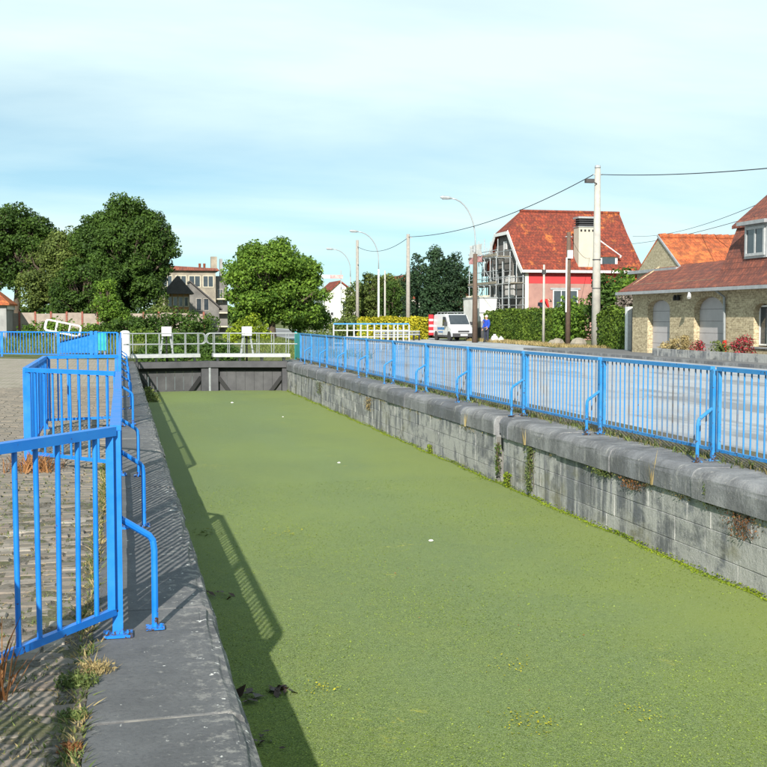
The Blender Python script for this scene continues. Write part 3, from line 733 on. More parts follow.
def brace(root, p, q, mat, r=0.018, z1=0.57, z2=0.46):
    """bent stay: leaves the post at height z1, bends, drops to a foot q"""
    p = Vector(p); q = Vector(q); k = p+(q-p)*0.86
    pts = [(p.x, p.y, p.z+z1), (k.x, k.y, q.z+z2+0.012), tuple(p+(q-p)*0.96+Vector((0, 0, z2-0.012))), (q.x, q.y, q.z+z2-0.06), (q.x, q.y, q.z+0.003)]
    o = MB().tube(pts, r, 8).build('stay', mat, root)
    MB().box(q.x-0.045, q.x+0.045, q.y-0.04, q.y+0.04, q.z+0.003, q.z+0.014).tube([(q.x+0.03, q.y-0.02, q.z+0.01), (q.x+0.03, q.y-0.02, q.z+0.03)], 0.008, 6).build('foot_plate', mat, o)
# road-side railing
FX = 6.27
rr_ = thing('railing', (FX, 25, 0), 'long faded blue railing along the road-side lock wall', 'railing', 'blue lock railings')
py = [11.37+3.03*k for k in range(-2, 10)]
for i, y in enumerate(py):
    post(rr_, (FX, y, 0), 'blue_faded', 1.0, 0.046)
    brace(rr_, (FX-0.02, y, 0), (FX-0.24, y-0.10, 0), 'blue_faded', 0.02)
    if i+1 < len(py): panel(rr_, (FX, y+0.03, 0), (FX, py[i+1]-0.10, 0), 'blue_faded', bw=0.019)
post(rr_, (FX, 41.0, 0), 'blue_faded', 1.02, 0.06)
panel(rr_, (FX, py[-1]+0.03, 0), (FX, 40.95, 0), 'blue_faded', bw=0.019)
ep = MB().bar((FX+0.02, 41.1, 0.56), (FX+0.16, 43.3, 0.56), 0.04, 0.92).build('end_sheet', 'teal', rr_); ep['label'] = 'teal sheet closing the far end of the railing'
post(rr_, (FX+0.17, 43.35, 0), 'teal', 1.05, 0.07)

# left railing with its set-back bays
lr = thing('railing', (-0.036, 9, 0), 'bright blue railing on the paved quay with angled set-back bays', 'railing', 'blue lock railings')
P = {'n2': (-0.86, -0.6, 0), 'n1': (-0.86, 4.50, 0), 'p1': (-0.036, 5.70, 0), 'p2': (-0.036, 11.60, 0), 'b1': (-1.0, 12.70, 0), 'b2': (-1.05, 16.75, 0), 'p3': (-0.036, 17.0, 0), 'p4': (-0.036, 44.9, 0)}
runs = [('n2', 'n1', 2, 0.1317), ('n1', 'p1', 1, 0.1450), ('p1', 'p2', 2, 0.1317), ('p2', 'b1', 1, 0.1400), ('b1', 'b2', 2, 0.1317), ('b2', 'p3', 1, 0.1317)]
for a, b, n, pt in runs:
    A, B = P[a], P[b]
    for i in range(n):
        s0 = lerp(A, B, i/n); s1 = lerp(A, B, (i+1)/n); d = (Vector(s1)-Vector(s0)).normalized()*0.03
        panel(lr, tuple(Vector(s0)+d), tuple(Vector(s1)-d), 'blue', pitch=pt)
        if i: post(lr, s0, 'blue')
for k in ('n1', 'p1', 'p2', 'b1', 'b2', 'p3'): post(lr, P[k], 'blue', 1.008, 0.05)
post(lr, (P['n1'][0]+0.03, P['n1'][1]-0.14, 0), 'blue', 1.0, 0.06)
n = 9
for i in range(n):
    s0 = lerp(P['p3'], P['p4'], i/n); s1 = lerp(P['p3'], P['p4'], (i+1)/n); d = (Vector(s1)-Vector(s0)).normalized()*0.03
    panel(lr, tuple(Vector(s0)+d), tuple(Vector(s1)-d), 'blue', pitch=0.1317 if i < 2 else 0.22)
    post(lr, s1, 'blue')
for y in (5.79, 8.70, 11.50, 17.10, 20.2, 23.3, 26.4, 29.5, 32.6, 35.7): brace(lr, (-0.015, y-0.06, 0), (0.145, y, 0), 'blue', 0.017)

# cross railing beyond the quay
xr = thing('railing', (-5, 50, 0), 'blue railing crossing the far end of the paved quay in front of the dark trees', 'railing', 'blue lock railings')
A, B = (-14.0, 56.0, 0), (-0.15, 45.7, 0)
n = 6
for i in range(n):
    s0, s1 = lerp(A, B, i/n), lerp(A, B, (i+1)/n); d = (Vector(s1)-Vector(s0)).normalized()*0.03
    if s1[0] > -9: panel(xr, tuple(Vector(s0)+d), tuple(Vector(s1)-d), 'blue', pitch=0.16, bw=0.03)
    post(xr, s1, 'blue', 1.0, 0.06)
post(xr, (-1.16, 46.35, 0), 'blue', 1.06, 0.12); post(xr, (-0.98, 46.2, 0), 'blue', 1.06, 0.12)

# white bollard-like gate post at the end of the left quay
bo = thing('gate_post', (0.13, 46.2, 0), 'stout white post at the end of the quay beside the lock gate', 'post')
MB().lathe([(0.20, 0), (0.20, 0.95), (0.185, 1.02), (0.12, 1.07), (0.02, 1.085)], (0.13, 46.2, 0), 16).build('shaft', 'white_paint', bo, smooth=False)
MB().lathe([(0.24, 0), (0.24, 0.06), (0.21, 0.08)], (0.13, 46.2, 0), 16).build('base', 'rail_white', bo)

# ------------------------------------------------------------------ lock gate: two leaves with footbridges
def gate_leaf(xh, xm, ym, label, mirror):
    Y0 = 41.35
    t = thing('lock_gate', ((xh+xm)/2, Y0, -1.05), label, 'lock gate', 'lock gate leaves')
    s = 1 if xm > xh else -1
    yy = lambda x: Y0+(ym-Y0)*(x-xh)/(xm-xh)
    def bx(x0, x1, d0, d1, z0, z1, m=None):
        m = m or MB(); a, b = sorted((x0, x1))
        m.hexa([(a, yy(a)-d0, z0), (b, yy(b)-d0, z0), (b, yy(b)+d1, z0), (a, yy(a)+d1, z0), (a, yy(a)-d0, z1), (b, yy(b)-d0, z1), (b, yy(b)+d1, z1), (a, yy(a)+d1, z1)]); return m
    bx(xh, xm, 0.34, 0.12, -0.20, 0.02).build('top_beam', 'grey_steel', t)
    bx(xm-s*0.30, xm-s*0.005, 0.26, 0.14, -1.4, -0.205).build('mitre_post', 'grey_steel', t)
    bx(xh, xh+s*0.16, 0.26, 0.14, -1.4, -0.205).build('heel_post', 'grey_steel', t)
    n = 7; x0, x1 = xh+s*0.165, xm-s*0.305
    for i in range(n):
        a, b = x0+(x1-x0)*i/n, x0+(x1-x0)*(i+1)/n
        bx(a+s*0.004, b-s*0.004, 0.02+0.003*(i % 2), 0.06, -1.4, -0.335).build('plank', 'gate_plank', t)
    bx(x0, x1, -0.02, 0.07, -0.333, -0.202).build('slot_shade_strip', 'black_tar_and_shade', t)  # black strip paints in the shade of the slot under the top beam
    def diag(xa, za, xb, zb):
        MB().bar((xa, yy(xa)-0.12, za), (xb, yy(xb)-0.12, zb), 0.06, 0.13, up=(0, 0, 1)).build('brace_and_shadow', 'black_tar_and_shade', t)  # black corner braces, also painting in the lock wall's shadow on the leaf
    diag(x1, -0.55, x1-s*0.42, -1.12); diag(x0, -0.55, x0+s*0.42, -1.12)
    # footbridge deck on brackets
    d0, d1 = (min(xh, xm)+(-0.1 if s > 0 else 0.12), max(xh, xm)-(0.34 if s > 0 else -0.1))
    bx(d0, d1, 0.42, 0.30, 0.17, 0.29).build('deck', 'pale_paint', t)
    for i in range(4):
        x = d0+0.18+(d1-d0-0.36)*i/3
        m = MB(); yq = yy(x)
        m.prism([(yq-0.38, 0.168), (yq+0.26, 0.168), (yq+0.05, 0.022), (yq-0.16, 0.022)], 'x', x-0.035, x+0.035); m.build('bracket', 'pale_paint', t)
    for side in (-0.40, 0.27):
        m = MB(); zt, zm = 1.02, 0.64
        y_ = lambda x: yy(x)+side
        inner = d1+0.20 if s > 0 else d0-0.20; outer = d0-0.28 if s > 0 else d1+0.25
        for z in (zt, zm): m.tube([(outer, y_(outer), z), (inner-s*0.12, y_(inner-s*0.12), z)], 0.017, 8)
        pts = []
        for k in range(9):
            a = -math.pi/2+math.pi*k/8; pts.append((inner-s*0.12+s*0.14*math.cos(a), y_(inner), (zt+zm)/2+(zt-zm)/2*math.sin(a)))
        m.tube(pts, 0.017, 8); m.build('handrail', 'rail_white', t)
        for i in range(6):
            x = d0+0.05+(d1-d0-0.1)*i/5; MB().tube([(x, y_(x), 0.28), (x, y_(x), 1.0)], 0.015, 8).build('baluster', 'rail_white', t)
    xb = 1.55 if s > 0 else 4.40; yb = yy(xb)-0.05
    g = MB().box(xb-0.17, xb+0.17, yb-0.14, yb+0.14, 0.93, 1.26).build('gear_box', 'white_paint', t); g['label'] = 'white winding gear box above the footbridge'
    for sx in (-1, 1):
        MB().bar((xb+sx*0.22, yb, 0.28), (xb+sx*0.13, yb, 0.93), 0.06, 0.06).build('gear_leg', 'rail_white', t)
    MB().tube([(xb, yb, 0.02), (xb, yb, 0.93)], 0.03, 8).build('paddle_rod', 'black_tar_and_shade', t)
    return t
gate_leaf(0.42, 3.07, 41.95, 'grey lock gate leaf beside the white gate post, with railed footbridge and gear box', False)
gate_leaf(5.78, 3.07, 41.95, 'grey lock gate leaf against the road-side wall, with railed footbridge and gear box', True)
MB().bar((3.07, 41.66, -1.3), (3.07, 41.66, -0.02), 0.07, 0.03, up=(0, 1, 0)).build('mitre_strip', 'rail_white', bpy.data.objects['lock_gate'])
# little ledge plants at the gate foot
bush('waterside_weed', 'low green weeds at the water beside the left gate recess', (0.78, 37.9, -1.04), [(0, 0, 0.12, 0.25, 0.9, 0.2), (0.15, -1.2, 0.05, 0.15, 0.5, 0.12)], 'weed', 0.05, 260, 0.16, 5, cat='weed')

# ------------------------------------------------------------------ buildings
def pane_window(parent, face, a0, a1, z0, z1, plane, mat='white_paint', frame=0.06, mull=1, name='window', out=0.04):
    """window on plane: face 'x-' (plane is X, span along Y) or 'y-' (plane is Y, span along X)"""
    def bx(p, q, r, s, d0, d1):
        return ((plane-d1, plane-d0, p, q, r, s) if face == 'x-' else (p, q, plane-d1, plane-d0, r, s))
    m = MB()
    m.box(*bx(a0, a0+frame, z0, z1, 0.0, out)).box(*bx(a1-frame, a1, z0, z1, 0.0, out))
    m.box(*bx(a0+frame, a1-frame, z0, z0+frame, 0.0, out)).box(*bx(a0+frame, a1-frame, z1-frame, z1, 0.0, out))
    for k in range(mull):
        c = a0+(a1-a0)*(k+1)/(mull+1); m.box(*bx(c-frame*0.4, c+frame*0.4, z0+frame, z1-frame, 0.0, out*0.8))
    w = m.build(name, mat, parent)
    for k in range(mull+1):
        p0 = a0+frame+(a1-a0-2*frame)*k/(mull+1); p1 = a0+frame+(a1-a0-2*frame)*(k+1)/(mull+1)
        MB().box(*bx(p0, p1, z0+frame, z1-frame, 0.002, 0.012)).build('pane', 'glass', w)
    return w

# ---- house with the mottled red roof (gable to the road, side towards the lock)
HX0, HX1, HY0, HY1 = 28.1, 37.0, 78.0, 86.5
HYC = 82.3
hs = thing('house', (HX0, HY0, 0), 'house under renovation with mottled red tiled roof and a scaffolded grey gable', 'house')
MB().box(HX0+0.02, HX1, HY0, HY1, 0, 4.05).build('wall', 'pink_render', hs, uv=True)
MB().box(HX0+0.02, HX1, HY0-0.01, HY1, 4.052, 5.0).build('painted_wall', 'red_wall', hs)
prof_n = [(HY0-0.35, 4.98), (HY0+0.55, 5.72), (80.9, 8.0), (HYC, 9.58)]
prof_f = [(2*HYC-y, z) for y, z in prof_n]
# gable wall: profile in YZ with clipped top
gp = [(HY0, 0), (HY0, 5.0), (HY0+0.6, 5.6), (80.95, 7.85), (2*HYC-80.95, 7.85), (HY1-0.6, 5.6), (HY1, 5.0), (HY1, 0)]
MB().prism(gp, 'x', HX0-0.02, HX0+0.2).build('gable_wall', 'dark_render', hs)
# roof slopes with thickness, half-hip towards the road
def roof_strip(mb, pr, xl, xr, th=0.12):
    top = [[(x(i), pr[i][0], pr[i][1]) for i in range(len(pr))] for x in (xl, xr)]
    n = len(pr)
    V = top[0]+top[1]+[(p[0], p[1], p[2]-th) for p in top[0]]+[(p[0], p[1], p[2]-th) for p in top[1]]
    F = []
    for i in range(n-1):
        F.append((i, n+i, n+i+1, i+1)); F.append((2*n+i, 2*n+i+1, 3*n+i+1, 3*n+i))
        F.append((i, i+1, 2*n+i+1, 2*n+i)); F.append((n+i, 3*n+i, 3*n+i+1, n+i+1))
    F.append((0, 2*n, 3*n, n)); F.append((n-1, 2*n-1, 4*n-1, 3*n-1)); mb.add(V, F)
xl = lambda i: [HX0-0.35, HX0-0.35, HX0-0.35, HX0+1.15][i]; xr = lambda i: HX1+0.2
mb = MB(); roof_strip(mb, prof_n, xl, xr); roof = mb.build('roof', 'roof_red', hs, uv=True)
mb = MB(); roof_strip(mb, prof_f, xl, xr); mb.build('roof', 'roof_red', hs, uv=True)
mb = MB().add([(HX0-0.35, 80.9, 8.0), (HX0-0.35, 2*HYC-80.9, 8.0), (HX0+1.15, HYC, 9.58), (HX0-0.35, 80.9, 7.88), (HX0-0.35, 2*HYC-80.9, 7.88), (HX0+1.15, HYC, 9.46)], [(0, 2, 1), (3, 4, 5), (0, 1, 4, 3), (1, 2, 5, 4), (2, 0, 3, 5)])
mb.build('half_hip', 'roof_red', hs, uv=True)
MB().tube([(HX0+1.1, HYC, 9.6), (HX1+0.2, HYC, 9.6)], 0.11, 8).build('ridge_tile_row', 'roof_red', roof, uv=True)
bb = MB()
for i in range(2):
    a, b = prof_n[i], prof_n[i+1]
    bb.bar((HX0-0.38, a[0], a[1]-0.10), (HX0-0.38, b[0], b[1]-0.10), 0.05, 0.34, up=(0, 0, 1))
bb.build('bargeboard', 'white_paint', hs)
bb = MB()
for i in range(2):
    a, b = prof_f[i], prof_f[i+1]
    bb.bar((HX0-0.38, a[0], a[1]-0.10), (HX0-0.38, b[0], b[1]-0.10), 0.05, 0.34, up=(0, 0, 1))
bb.build('bargeboard', 'white_paint', hs)
MB().box(HX0-0.42, HX0-0.33, 80.8, 2*HYC-80.8, 7.72, 7.96).build('gable_fascia', 'white_paint', hs)
MB().box(HX0-0.36, HX1+0.2, HY0-0.48, HY0-0.30, 4.82, 5.0).build('gutter', 'white_paint', hs)
MB().box(HX0+0.0, HX0+0.25, HY0-0.03, HY0-0.012, 0, 4.8).build('corner_pilaster', 'cream_light', hs)
MB().box(HX0+1.9, HX0+4.2, HY0-0.06, HY0-0.012, 3.62, 3.75).build('lintel', 'zinc', hs)
pane_window(hs, 'y-', HX0+2.1, HX0+4.0, 2.2, 3.6, HY0-0.012, mull=2)
pane_window(hs, 'x-', 79.6, 80.5, 4.2, 5.6, HX0-0.022, mat='grey_wood', mull=0)
pane_window(hs, 'x-', 82.9, 84.6, 3.2, 5.4, HX0-0.022, mat='grey_wood', mull=1)
pane_window(hs, 'x-', 81.6, 83.0, 0.9, 2.8, HX0-0.022, mat='grey_wood', mull=1)
MB().box(HX0-0.07, HX0-0.022, 80.2, 82.2, 3.0, 4.7).build('boarded_panel', 'sheet', hs)
MB().box(HX0-0.07, HX0-0.022, 81.9, 82.5, 6.7, 7.3).build('vent', 'sheet', hs)
# tall louvred shaft on the near slope
d1 = MB().box(32.15, 33.75, 78.0, 78.95, 5.02, 8.12).build('roof_shaft', 'shaft', hs)
MB().box(32.10, 33.80, 77.95, 79.0, 8.12, 8.18).box(32.10, 33.80, 77.95, 79.0, 8.74, 8.88).build('shaft_cap', 'zinc', d1)
for k in range(3): MB().box(32.15, 33.75, 78.0, 78.95, 8.25+0.17*k, 8.30+0.17*k).build('louvre', 'grey_steel', d1)
MB().box(32.25, 33.65, 78.1, 78.85, 8.18, 8.74).build('louvre_void', 'dark', d1)
for k in range(5): MB().box(32.27+0.3*k, 32.40+0.3*k, 77.975, 77.998, 7.8, 7.95).build('vent', 'dark', d1)
# lean dormer beside it
d2 = MB().prism([(78.3, 5.25), (78.3, 6.1), (79.6, 6.7), (79.1, 5.8)], 'x', 33.95, 35.3).build('dormer', 'white_paint', hs)
MB().add([(33.8, 78.15, 6.02), (35.5, 78.15, 6.02), (33.8, 80.9, 8.05), (33.8, 78.15, 6.12), (35.5, 78.15, 6.12), (33.8, 80.9, 8.15)], [(0, 1, 2), (3, 5, 4), (0, 3, 4, 1), (1, 4, 5, 2), (2, 5, 3, 0)]).build('dormer_roof', 'roof_red', d2, uv=True)
MB().bar((35.5, 78.12, 6.02), (33.85, 80.85, 8.1), 0.1, 0.16).build('dormer_barge', 'white_paint', d2)
MB().box(34.1, 35.1, 78.27, 78.296, 5.5, 5.95).build('pane', 'glass', d2)

# scaffold in front of the grey gable
sc = thing('scaffold', (27.3, 82, 0), 'steel tube scaffold with planks standing against the grey gable', 'scaffold')
SY = [76.9, 78.3, 79.7, 81.1, 82.5, 83.9, 85.2, 86.3]
for x in (26.5, 27.55):
    for i, y in enumerate(SY):
        h = [4.6, 5.6, 6.4, 7.2, 7.5, 7.4, 7.0, 6.6][i]
        MB().tube([(x, y, 0), (x, y, h)], 0.035, 8).build('standard_tube', 'galv', sc)
    for z in (2.0, 2.5, 3.0, 4.0, 4.5, 5.0, 6.0, 6.5):
        y0 = SY[0] if z < 4.8 else SY[2]
        MB().tube([(x, y0-0.2, z), (x, SY[-1]+0.3, z)], 0.03, 8).build('ledger_tube', 'galv', sc)
for i, y in enumerate(SY):
    for z in (2.0, 4.0, 6.0):
        if i < 2 and z > 3: continue
        MB().tube([(26.4, y, z-0.04), (27.65, y, z-0.04)], 0.03, 8).build('transom_tube', 'galv', sc)
for z in (2.05, 4.05, 6.05):
    for k in range(4):
        x = 26.56+0.25*k; MB().box(x, x+0.22, (SY[0] if z < 5 else SY[2])-0.1, SY[-1]+0.2, z-0.02, z+0.025).build('plank', 'plank', sc)
MB().tube([(26.5, 80.4, 4.1), (26.5, 84.0, 6.0)], 0.03, 8).build('diagonal_tube', 'galv', sc)
MB().tube([(26.5, 85.8, 2.1), (26.5, 82.2, 4.0)], 0.03, 8).build('diagonal_tube', 'galv', sc)
# sheeting hanging from the top lift
for z in (4.05, 6.05): MB().box(26.44, 26.475, SY[2]-0.1, SY[-1]+0.2, z+0.03, z+0.2).build('toe_board', 'plank', sc)
lad = MB().tube([(26.9, 80.6, 0), (26.9, 81.9, 6.4)], 0.025, 6).tube([(27.25, 80.6, 0), (27.25, 81.9, 6.4)], 0.025, 6)
for k in range(18): lad.tube([(26.9, 80.6+1.3*k/18, 0.3+0.345*k), (27.25, 80.6+1.3*k/18, 0.3+0.345*k)], 0.015, 5)
lad.build('ladder', 'galv', sc)
sh = thing('sheeting', (26.42, 84.2, 5.9), 'crumpled white and pink sheeting hung on the top of the scaffold', 'sheeting')
def drape(y0, y1, z0, z1, x, amp, rng, nx=16, nz=8):
    m = MB()
    for j in range(nz+1):
        for i in range(nx+1):
            t = i/nx; m.v.append((x-amp*math.sin(t*9+j*0.4)-rng.uniform(0, amp*0.6), y0+(y1-y0)*t, z0+(z1-z0)*j/nz+0.06*math.sin(t*7)*(1-j/nz)))
    for j in range(nz):
        for i in range(nx): a = j*(nx+1)+i; m.f.append((a, a+1, a+nx+2, a+nx+1))
    return m
drape(82.6, 85.9, 6.25, 7.15, 26.38, 0.06, rng0).build('cloth', 'sheet', sh, fix=False, smooth=True)
drape(82.4, 85.9, 5.75, 6.25, 26.36, 0.07, rng0).build('netting', 'pink_sheet', sh, fix=False, smooth=True)
# white skip
sk = thing('skip', (25.6, 80.5, 0), 'white builders skip with sloping end heaped with rubble behind the hedge', 'skip')
MB().prism([(79.2, 1.35), (79.6, 0.9), (82.4, 0.9), (82.6, 3.0), (78.9, 3.0)][::-1], 'x', 24.9, 26.3).build('tub', 'sheet', sk)
MB().box(24.85, 26.35, 78.85, 82.65, 3.0, 3.08).build('rim', 'rail_white', sk)
for y in (79.4, 81.9): MB().box(25.0, 26.2, y, y+0.3, 0, 0.9).build('trestle', 'grey_steel', sk)
m = MB(); 
for k in range(26):
    a, b = rng0.uniform(25.0, 26.2), rng0.uniform(79.1, 82.4); s_ = rng0.uniform(0.1, 0.28)
    m.hexa([(a+dx*s_*rng0.uniform(.6, 1.2), b+dy*s_*rng0.uniform(.6, 1.2), 2.95+dz) for dz in (0, s_*rng0.uniform(.7, 1.6)) for dx, dy in ((-1, -1), (1, -1), (1, 1), (-1, 1))])
tag(m.build('rubble', 'cream', sk), kind='stuff')
# low red-brick building behind the scaffold
ba = thing('outbuilding', (25.5, 93, 0), 'low red brick outbuilding between the dark cypresses and the scaffold', 'outbuilding')
MB().box(25.8, 28.2, 92, 97, 0, 3.3).build('wall', 'red_brick', ba, uv=True)
MB().prism([(25.5, 3.3), (28.5, 3.3), (27.0, 4.2)], 'y', 91.8, 97.2).build('roof', 'roof_red', ba, uv=True)
pane_window(ba, 'y-', 26.4, 27.6, 1.2, 2.4, 91.998)

# ---- yellow-brick house with two arched garages
FXH = 22.0
gh = thing('garage_house', (FXH, 40, 0), 'yellow brick house with two arched garage doors and a brown tiled roof', 'house')
def arched_facade(x, y0, y1, zt, opens, depth, mb):
    """front wall (thickness depth) along Y with arched openings: (ya, yb, zspring, rise, zsill)"""
    def edge(y):
        for (ya, yb, zs, rise, sill) in opens:
            if ya <= y <= yb:
                c = (ya+yb)/2; t = (y-c)/((yb-ya)/2); return sill, zs+rise*math.sqrt(max(0, 1-t*t))
        return None
    ys = {y0, y1}
    for (ya, yb, *_r) in opens:
        for k in range(17): ys.add(ya+(yb-ya)*k/16)
    ys = sorted(ys)
    for a, b in zip(ys, ys[1:]):
        e = edge((a+b)/2)
        if e is None: mb.add([(x, a, 0), (x, b, 0), (x, b, zt), (x, a, zt)], [(0, 3, 2, 1)]); continue
        o = [q for q in opens if q[0] <= (a+b)/2 <= q[1]][0]
        f = lambda y: o[2]+o[3]*math.sqrt(max(0, 1-((y-(o[0]+o[1])/2)/((o[1]-o[0])/2))**2))
        mb.add([(x, a, f(a)), (x, b, f(b)), (x, b, zt), (x, a, zt)], [(0, 3, 2, 1)])
        mb.add([(x, a, f(a)), (x, b, f(b)), (x+depth, b, f(b)), (x+depth, a, f(a))], [(0, 1, 2, 3)])
        if o[4] > 0:
            mb.add([(x, a, 0), (x, b, 0), (x, b, o[4]), (x, a, o[4])], [(0, 3, 2, 1)])
            mb.add([(x, a, o[4]), (x, b, o[4]), (x+depth, b, o[4]), (x+depth, a, o[4])], [(0, 3, 2, 1)])
    for (ya, yb, zs, rise, sill) in opens:
        for y, fl in ((ya, 1), (yb, -1)):
            q = [(x, y, sill), (x+depth, y, sill), (x+depth, y, zs), (x, y, zs)]
            mb.add(q, [(0, 1, 2, 3) if fl > 0 else (3, 2, 1, 0)])
OP = [(43.60, 45.65, 1.98, 0.36, 0), (39.25, 41.55, 1.85, 0.55, 0), (36.05, 37.15, 1.75, 0.34, 0.55), (32.5, 33.6, 1.75, 0.34, 0.55)]
mb = MB(); arched_facade(FXH, 30.0, 47.15, 3.05, OP, 0.32, mb)
mb.build('front_wall', 'yellow_brick', gh, uv=True, fix=False)
MB().add([(FXH, 47.15, 0), (31, 47.15, 0), (31, 47.15, 3.0), (23.3, 47.15, 3.9), (FXH, 47.15, 3.05)], [(0, 4, 3, 2, 1)]).add([(FXH, 30, 0), (31, 30, 0), (31, 30, 3.05), (FXH, 30, 3.05)], [(0, 1, 2, 3)]).build('side_wall', 'yellow_brick', gh, uv=True, fix=False)
MB().box(FXH+0.32, FXH+0.4, 30.1, 47.1, 0, 3.0).build('inner_wall', 'dark', gh)
# sectional garage doors
for (ya, yb, zs, rise, sill) in OP[:2]:
    g = MB().box(FXH+0.25, FXH+0.30, ya+0.01, yb-0.01, 0.02, 0.06).build('garage_door', 'grey_door', gh)
    nrow = 5; H = zs+rise
    for k in range(nrow):
        z0, z1 = 0.06+(H-0.08)*k/nrow, 0.06+(H-0.08)*(k+1)/nrow-0.012
        pts = [(ya+0.01, z0), (yb-0.01, z0)]
        for j in range(17):
            yy_ = yb-0.01-(yb-ya-0.02)*j/16; t = (yy_-(ya+yb)/2)/((yb-ya)/2); zz = zs+rise*math.sqrt(max(0, 1-t*t))-0.005
            pts.append((yy_, max(z0+0.001, min(z1, zz))))
        MB().prism(pts, 'x', FXH+0.245-0.003*(k % 2), FXH+0.30).build('panel', 'grey_door', g)
for (ya, yb, zs, rise, sill) in OP[2:]:
    w = pane_window(gh, 'x-', ya+0.02, yb-0.02, sill+0.04, zs+rise*0.8, FXH+0.24, mat='white_paint', mull=1)
    MB().box(FXH-0.05, FXH+0.2, ya-0.08, yb+0.08, sill-0.07, sill-0.005).build('sill', 'zinc', w)
for (ya, yb, zs, rise, sill) in OP:
    m = MB(); c_ = (ya+yb)/2; hw = (yb-ya)/2; nk = 18
    for k in range(nk):
        a0, a1 = math.pi*k/nk+0.012, math.pi*(k+1)/nk-0.012
        q = lambda a, g: (c_-(hw+g)*math.cos(a), zs+(rise+g)*math.sin(a))
        m.prism([q(a0, 0.0), q(a1, 0.0), q(a1, 0.22), q(a0, 0.22)], 'x', FXH-0.012, FXH+0.05)
    m.build('arch_ring', 'yellow_brick', gh, uv=True)
# roof over the garages (36 degree slope) with eaves overhang
EX, EZ = 21.50, 2.74
mb = MB(); ridge = (23.35, EZ+0.60*(23.35-EX))
def slope(mb, x0, z0, x1, z1, y0, y1, th=0.10):
    mb.hexa([(x0, y0, z0-th), (x0, y1, z0-th), (x1, y1, z1-th), (x1, y0, z1-th), (x0, y0, z0), (x0, y1, z0), (x1, y1, z1), (x1, y0, z1)])
slope(mb, EX, EZ, ridge[0], ridge[1], 39.8, 47.6); slope(mb, ridge[0], ridge[1], 31.3, 2.9, 39.8, 47.6)
rf = mb.build('garage_roof', 'roof_brown', gh, uv=True)
MB().box(EX-0.11, EX+0.02, 29.5, 47.65, EZ-0.16, EZ-0.035).build('gutter', 'zinc', gh)
MB().box(EX+0.03, FXH-0.004, 29.6, 47.55, EZ-0.11, EZ-0.105+0.01).build('soffit', 'grey_wood', gh)
# mansard house part
mb = MB()
pm_ = [(EX, EZ), (21.80, 2.93), (22.08, 3.25), (22.30, 3.72), (22.85, 5.10)]
for (a, b) in zip(pm_, pm_[1:]): slope(mb, a[0], a[1], b[0], b[1], 29.6, 39.80, 0.10)
ms_ = mb.build('mansard_roof', 'roof_brown', gh, uv=True)
mb = MB(); slope(mb, 22.68, 5.06, 25.9, 7.75, 29.6, 39.98, 0.12); slope(mb, 25.9, 7.75, 29.4, 5.0, 29.6, 39.98, 0.12); mb.build('upper_roof', 'roof_brown', gh, uv=True)
MB().add([(22.1, 39.78, 2.9), (22.87, 39.78, 5.0), (25.9, 39.78, 7.6), (29.2, 39.78, 5.0), (29.2, 39.78, 2.9)], [(0, 1, 2, 3, 4)]).build('gable_wall', 'yellow_brick', gh, uv=True, fix=False)
dm = MB().box(22.22, 23.6, 36.75, 38.25, 3.72, 4.92).build('dormer', 'pale_paint', gh)
pane_window(dm, 'x-', 36.85, 38.15, 3.8, 4.85, 22.218, mat='pale_paint', mull=1, out=0.05, frame=0.10)
mb = MB(); mb.prism([(21.98, 4.92), (23.9, 4.98), (23.9, 5.14), (21.98, 5.05)], 'y', 36.55, 38.42); mb.build('dormer_roof', 'zinc', dm)
# downpipe with red foot, floodlight, wall lamps
dp = MB().tube([(21.5, 39.0, 2.6), (21.9, 39.05, 2.35), (21.93, 39.05, 0.72)], 0.05, 8).build('downpipe', 'rail_white', gh)
MB().tube([(21.93, 39.05, 0.74), (21.93, 39.05, 0.0)], 0.075, 8).build('downpipe_foot', 'shirt_red', dp)
MB().tube([(21.46, 40.9, 2.58), (21.35, 40.75, 2.35)], [0.05, 0.08], 8).build('floodlight', 'white_paint', gh)
for y in (42.65, 42.95): MB().lathe([(0.05, 0), (0.09, -0.16), (0.07, -0.22)], (21.88, y, 2.5), 8).bar((22.0, y, 2.47), (21.86, y, 2.47), 0.03, 0.03).build('wall_lamp', 'black_tar_and_shade', gh)

# ---- small brick building with orange roof behind the garages
ob = thing('brick_barn', (23.2, 47, 0), 'pale brick gabled barn with bright orange tiled roof behind the garages', 'barn')
GX = 23.25
MB().prism([(45.2, 0), (45.2, 3.65), (47.3, 5.05), (49.4, 3.65), (49.4, 0)], 'x', GX, GX+0.25).build('gable_wall', 'pale_brick', ob, uv=True)
MB().box(GX+0.25, 31, 45.2, 49.4, 0, 3.7).build('wall', 'pale_brick', ob, uv=True)
mb = MB()
for s_, (ya, za) in ((1, (44.9, 3.45)), (-1, (49.7, 3.45))):
    mb.hexa([(GX+0.02, ya, za-0.02), (31.2, ya, za-0.02), (31.2, 47.3, 5.07), (GX+0.02, 47.3, 5.07), (GX+0.02, ya, za+0.1), (31.2, ya, za+0.1), (31.2, 47.3, 5.19), (GX+0.02, 47.3, 5.19)])
orf = mb.build('roof', 'roof_orange', ob, uv=True)
rt = MB().tube([(0, 0, 0), (0.34, 0, 0.015)], [0.12, 0.14], 8).mesh('ridge_tile', uv=True); rt.materials.append(M['roof_orange'])
for k in range(22): inst(rt, 'ridge_tile', (GX+0.02+0.34*k, 47.3, 5.18), orf)
MB().box(GX-0.25, GX-0.005, 45.1, 49.9, 3.60, 3.74).build('flashing', 'zinc', ob)
MB().bar((GX-0.03, 44.9, 3.58), (GX-0.03, 47.3, 5.21), 0.06, 0.08).build('verge_strip', 'zinc', ob)

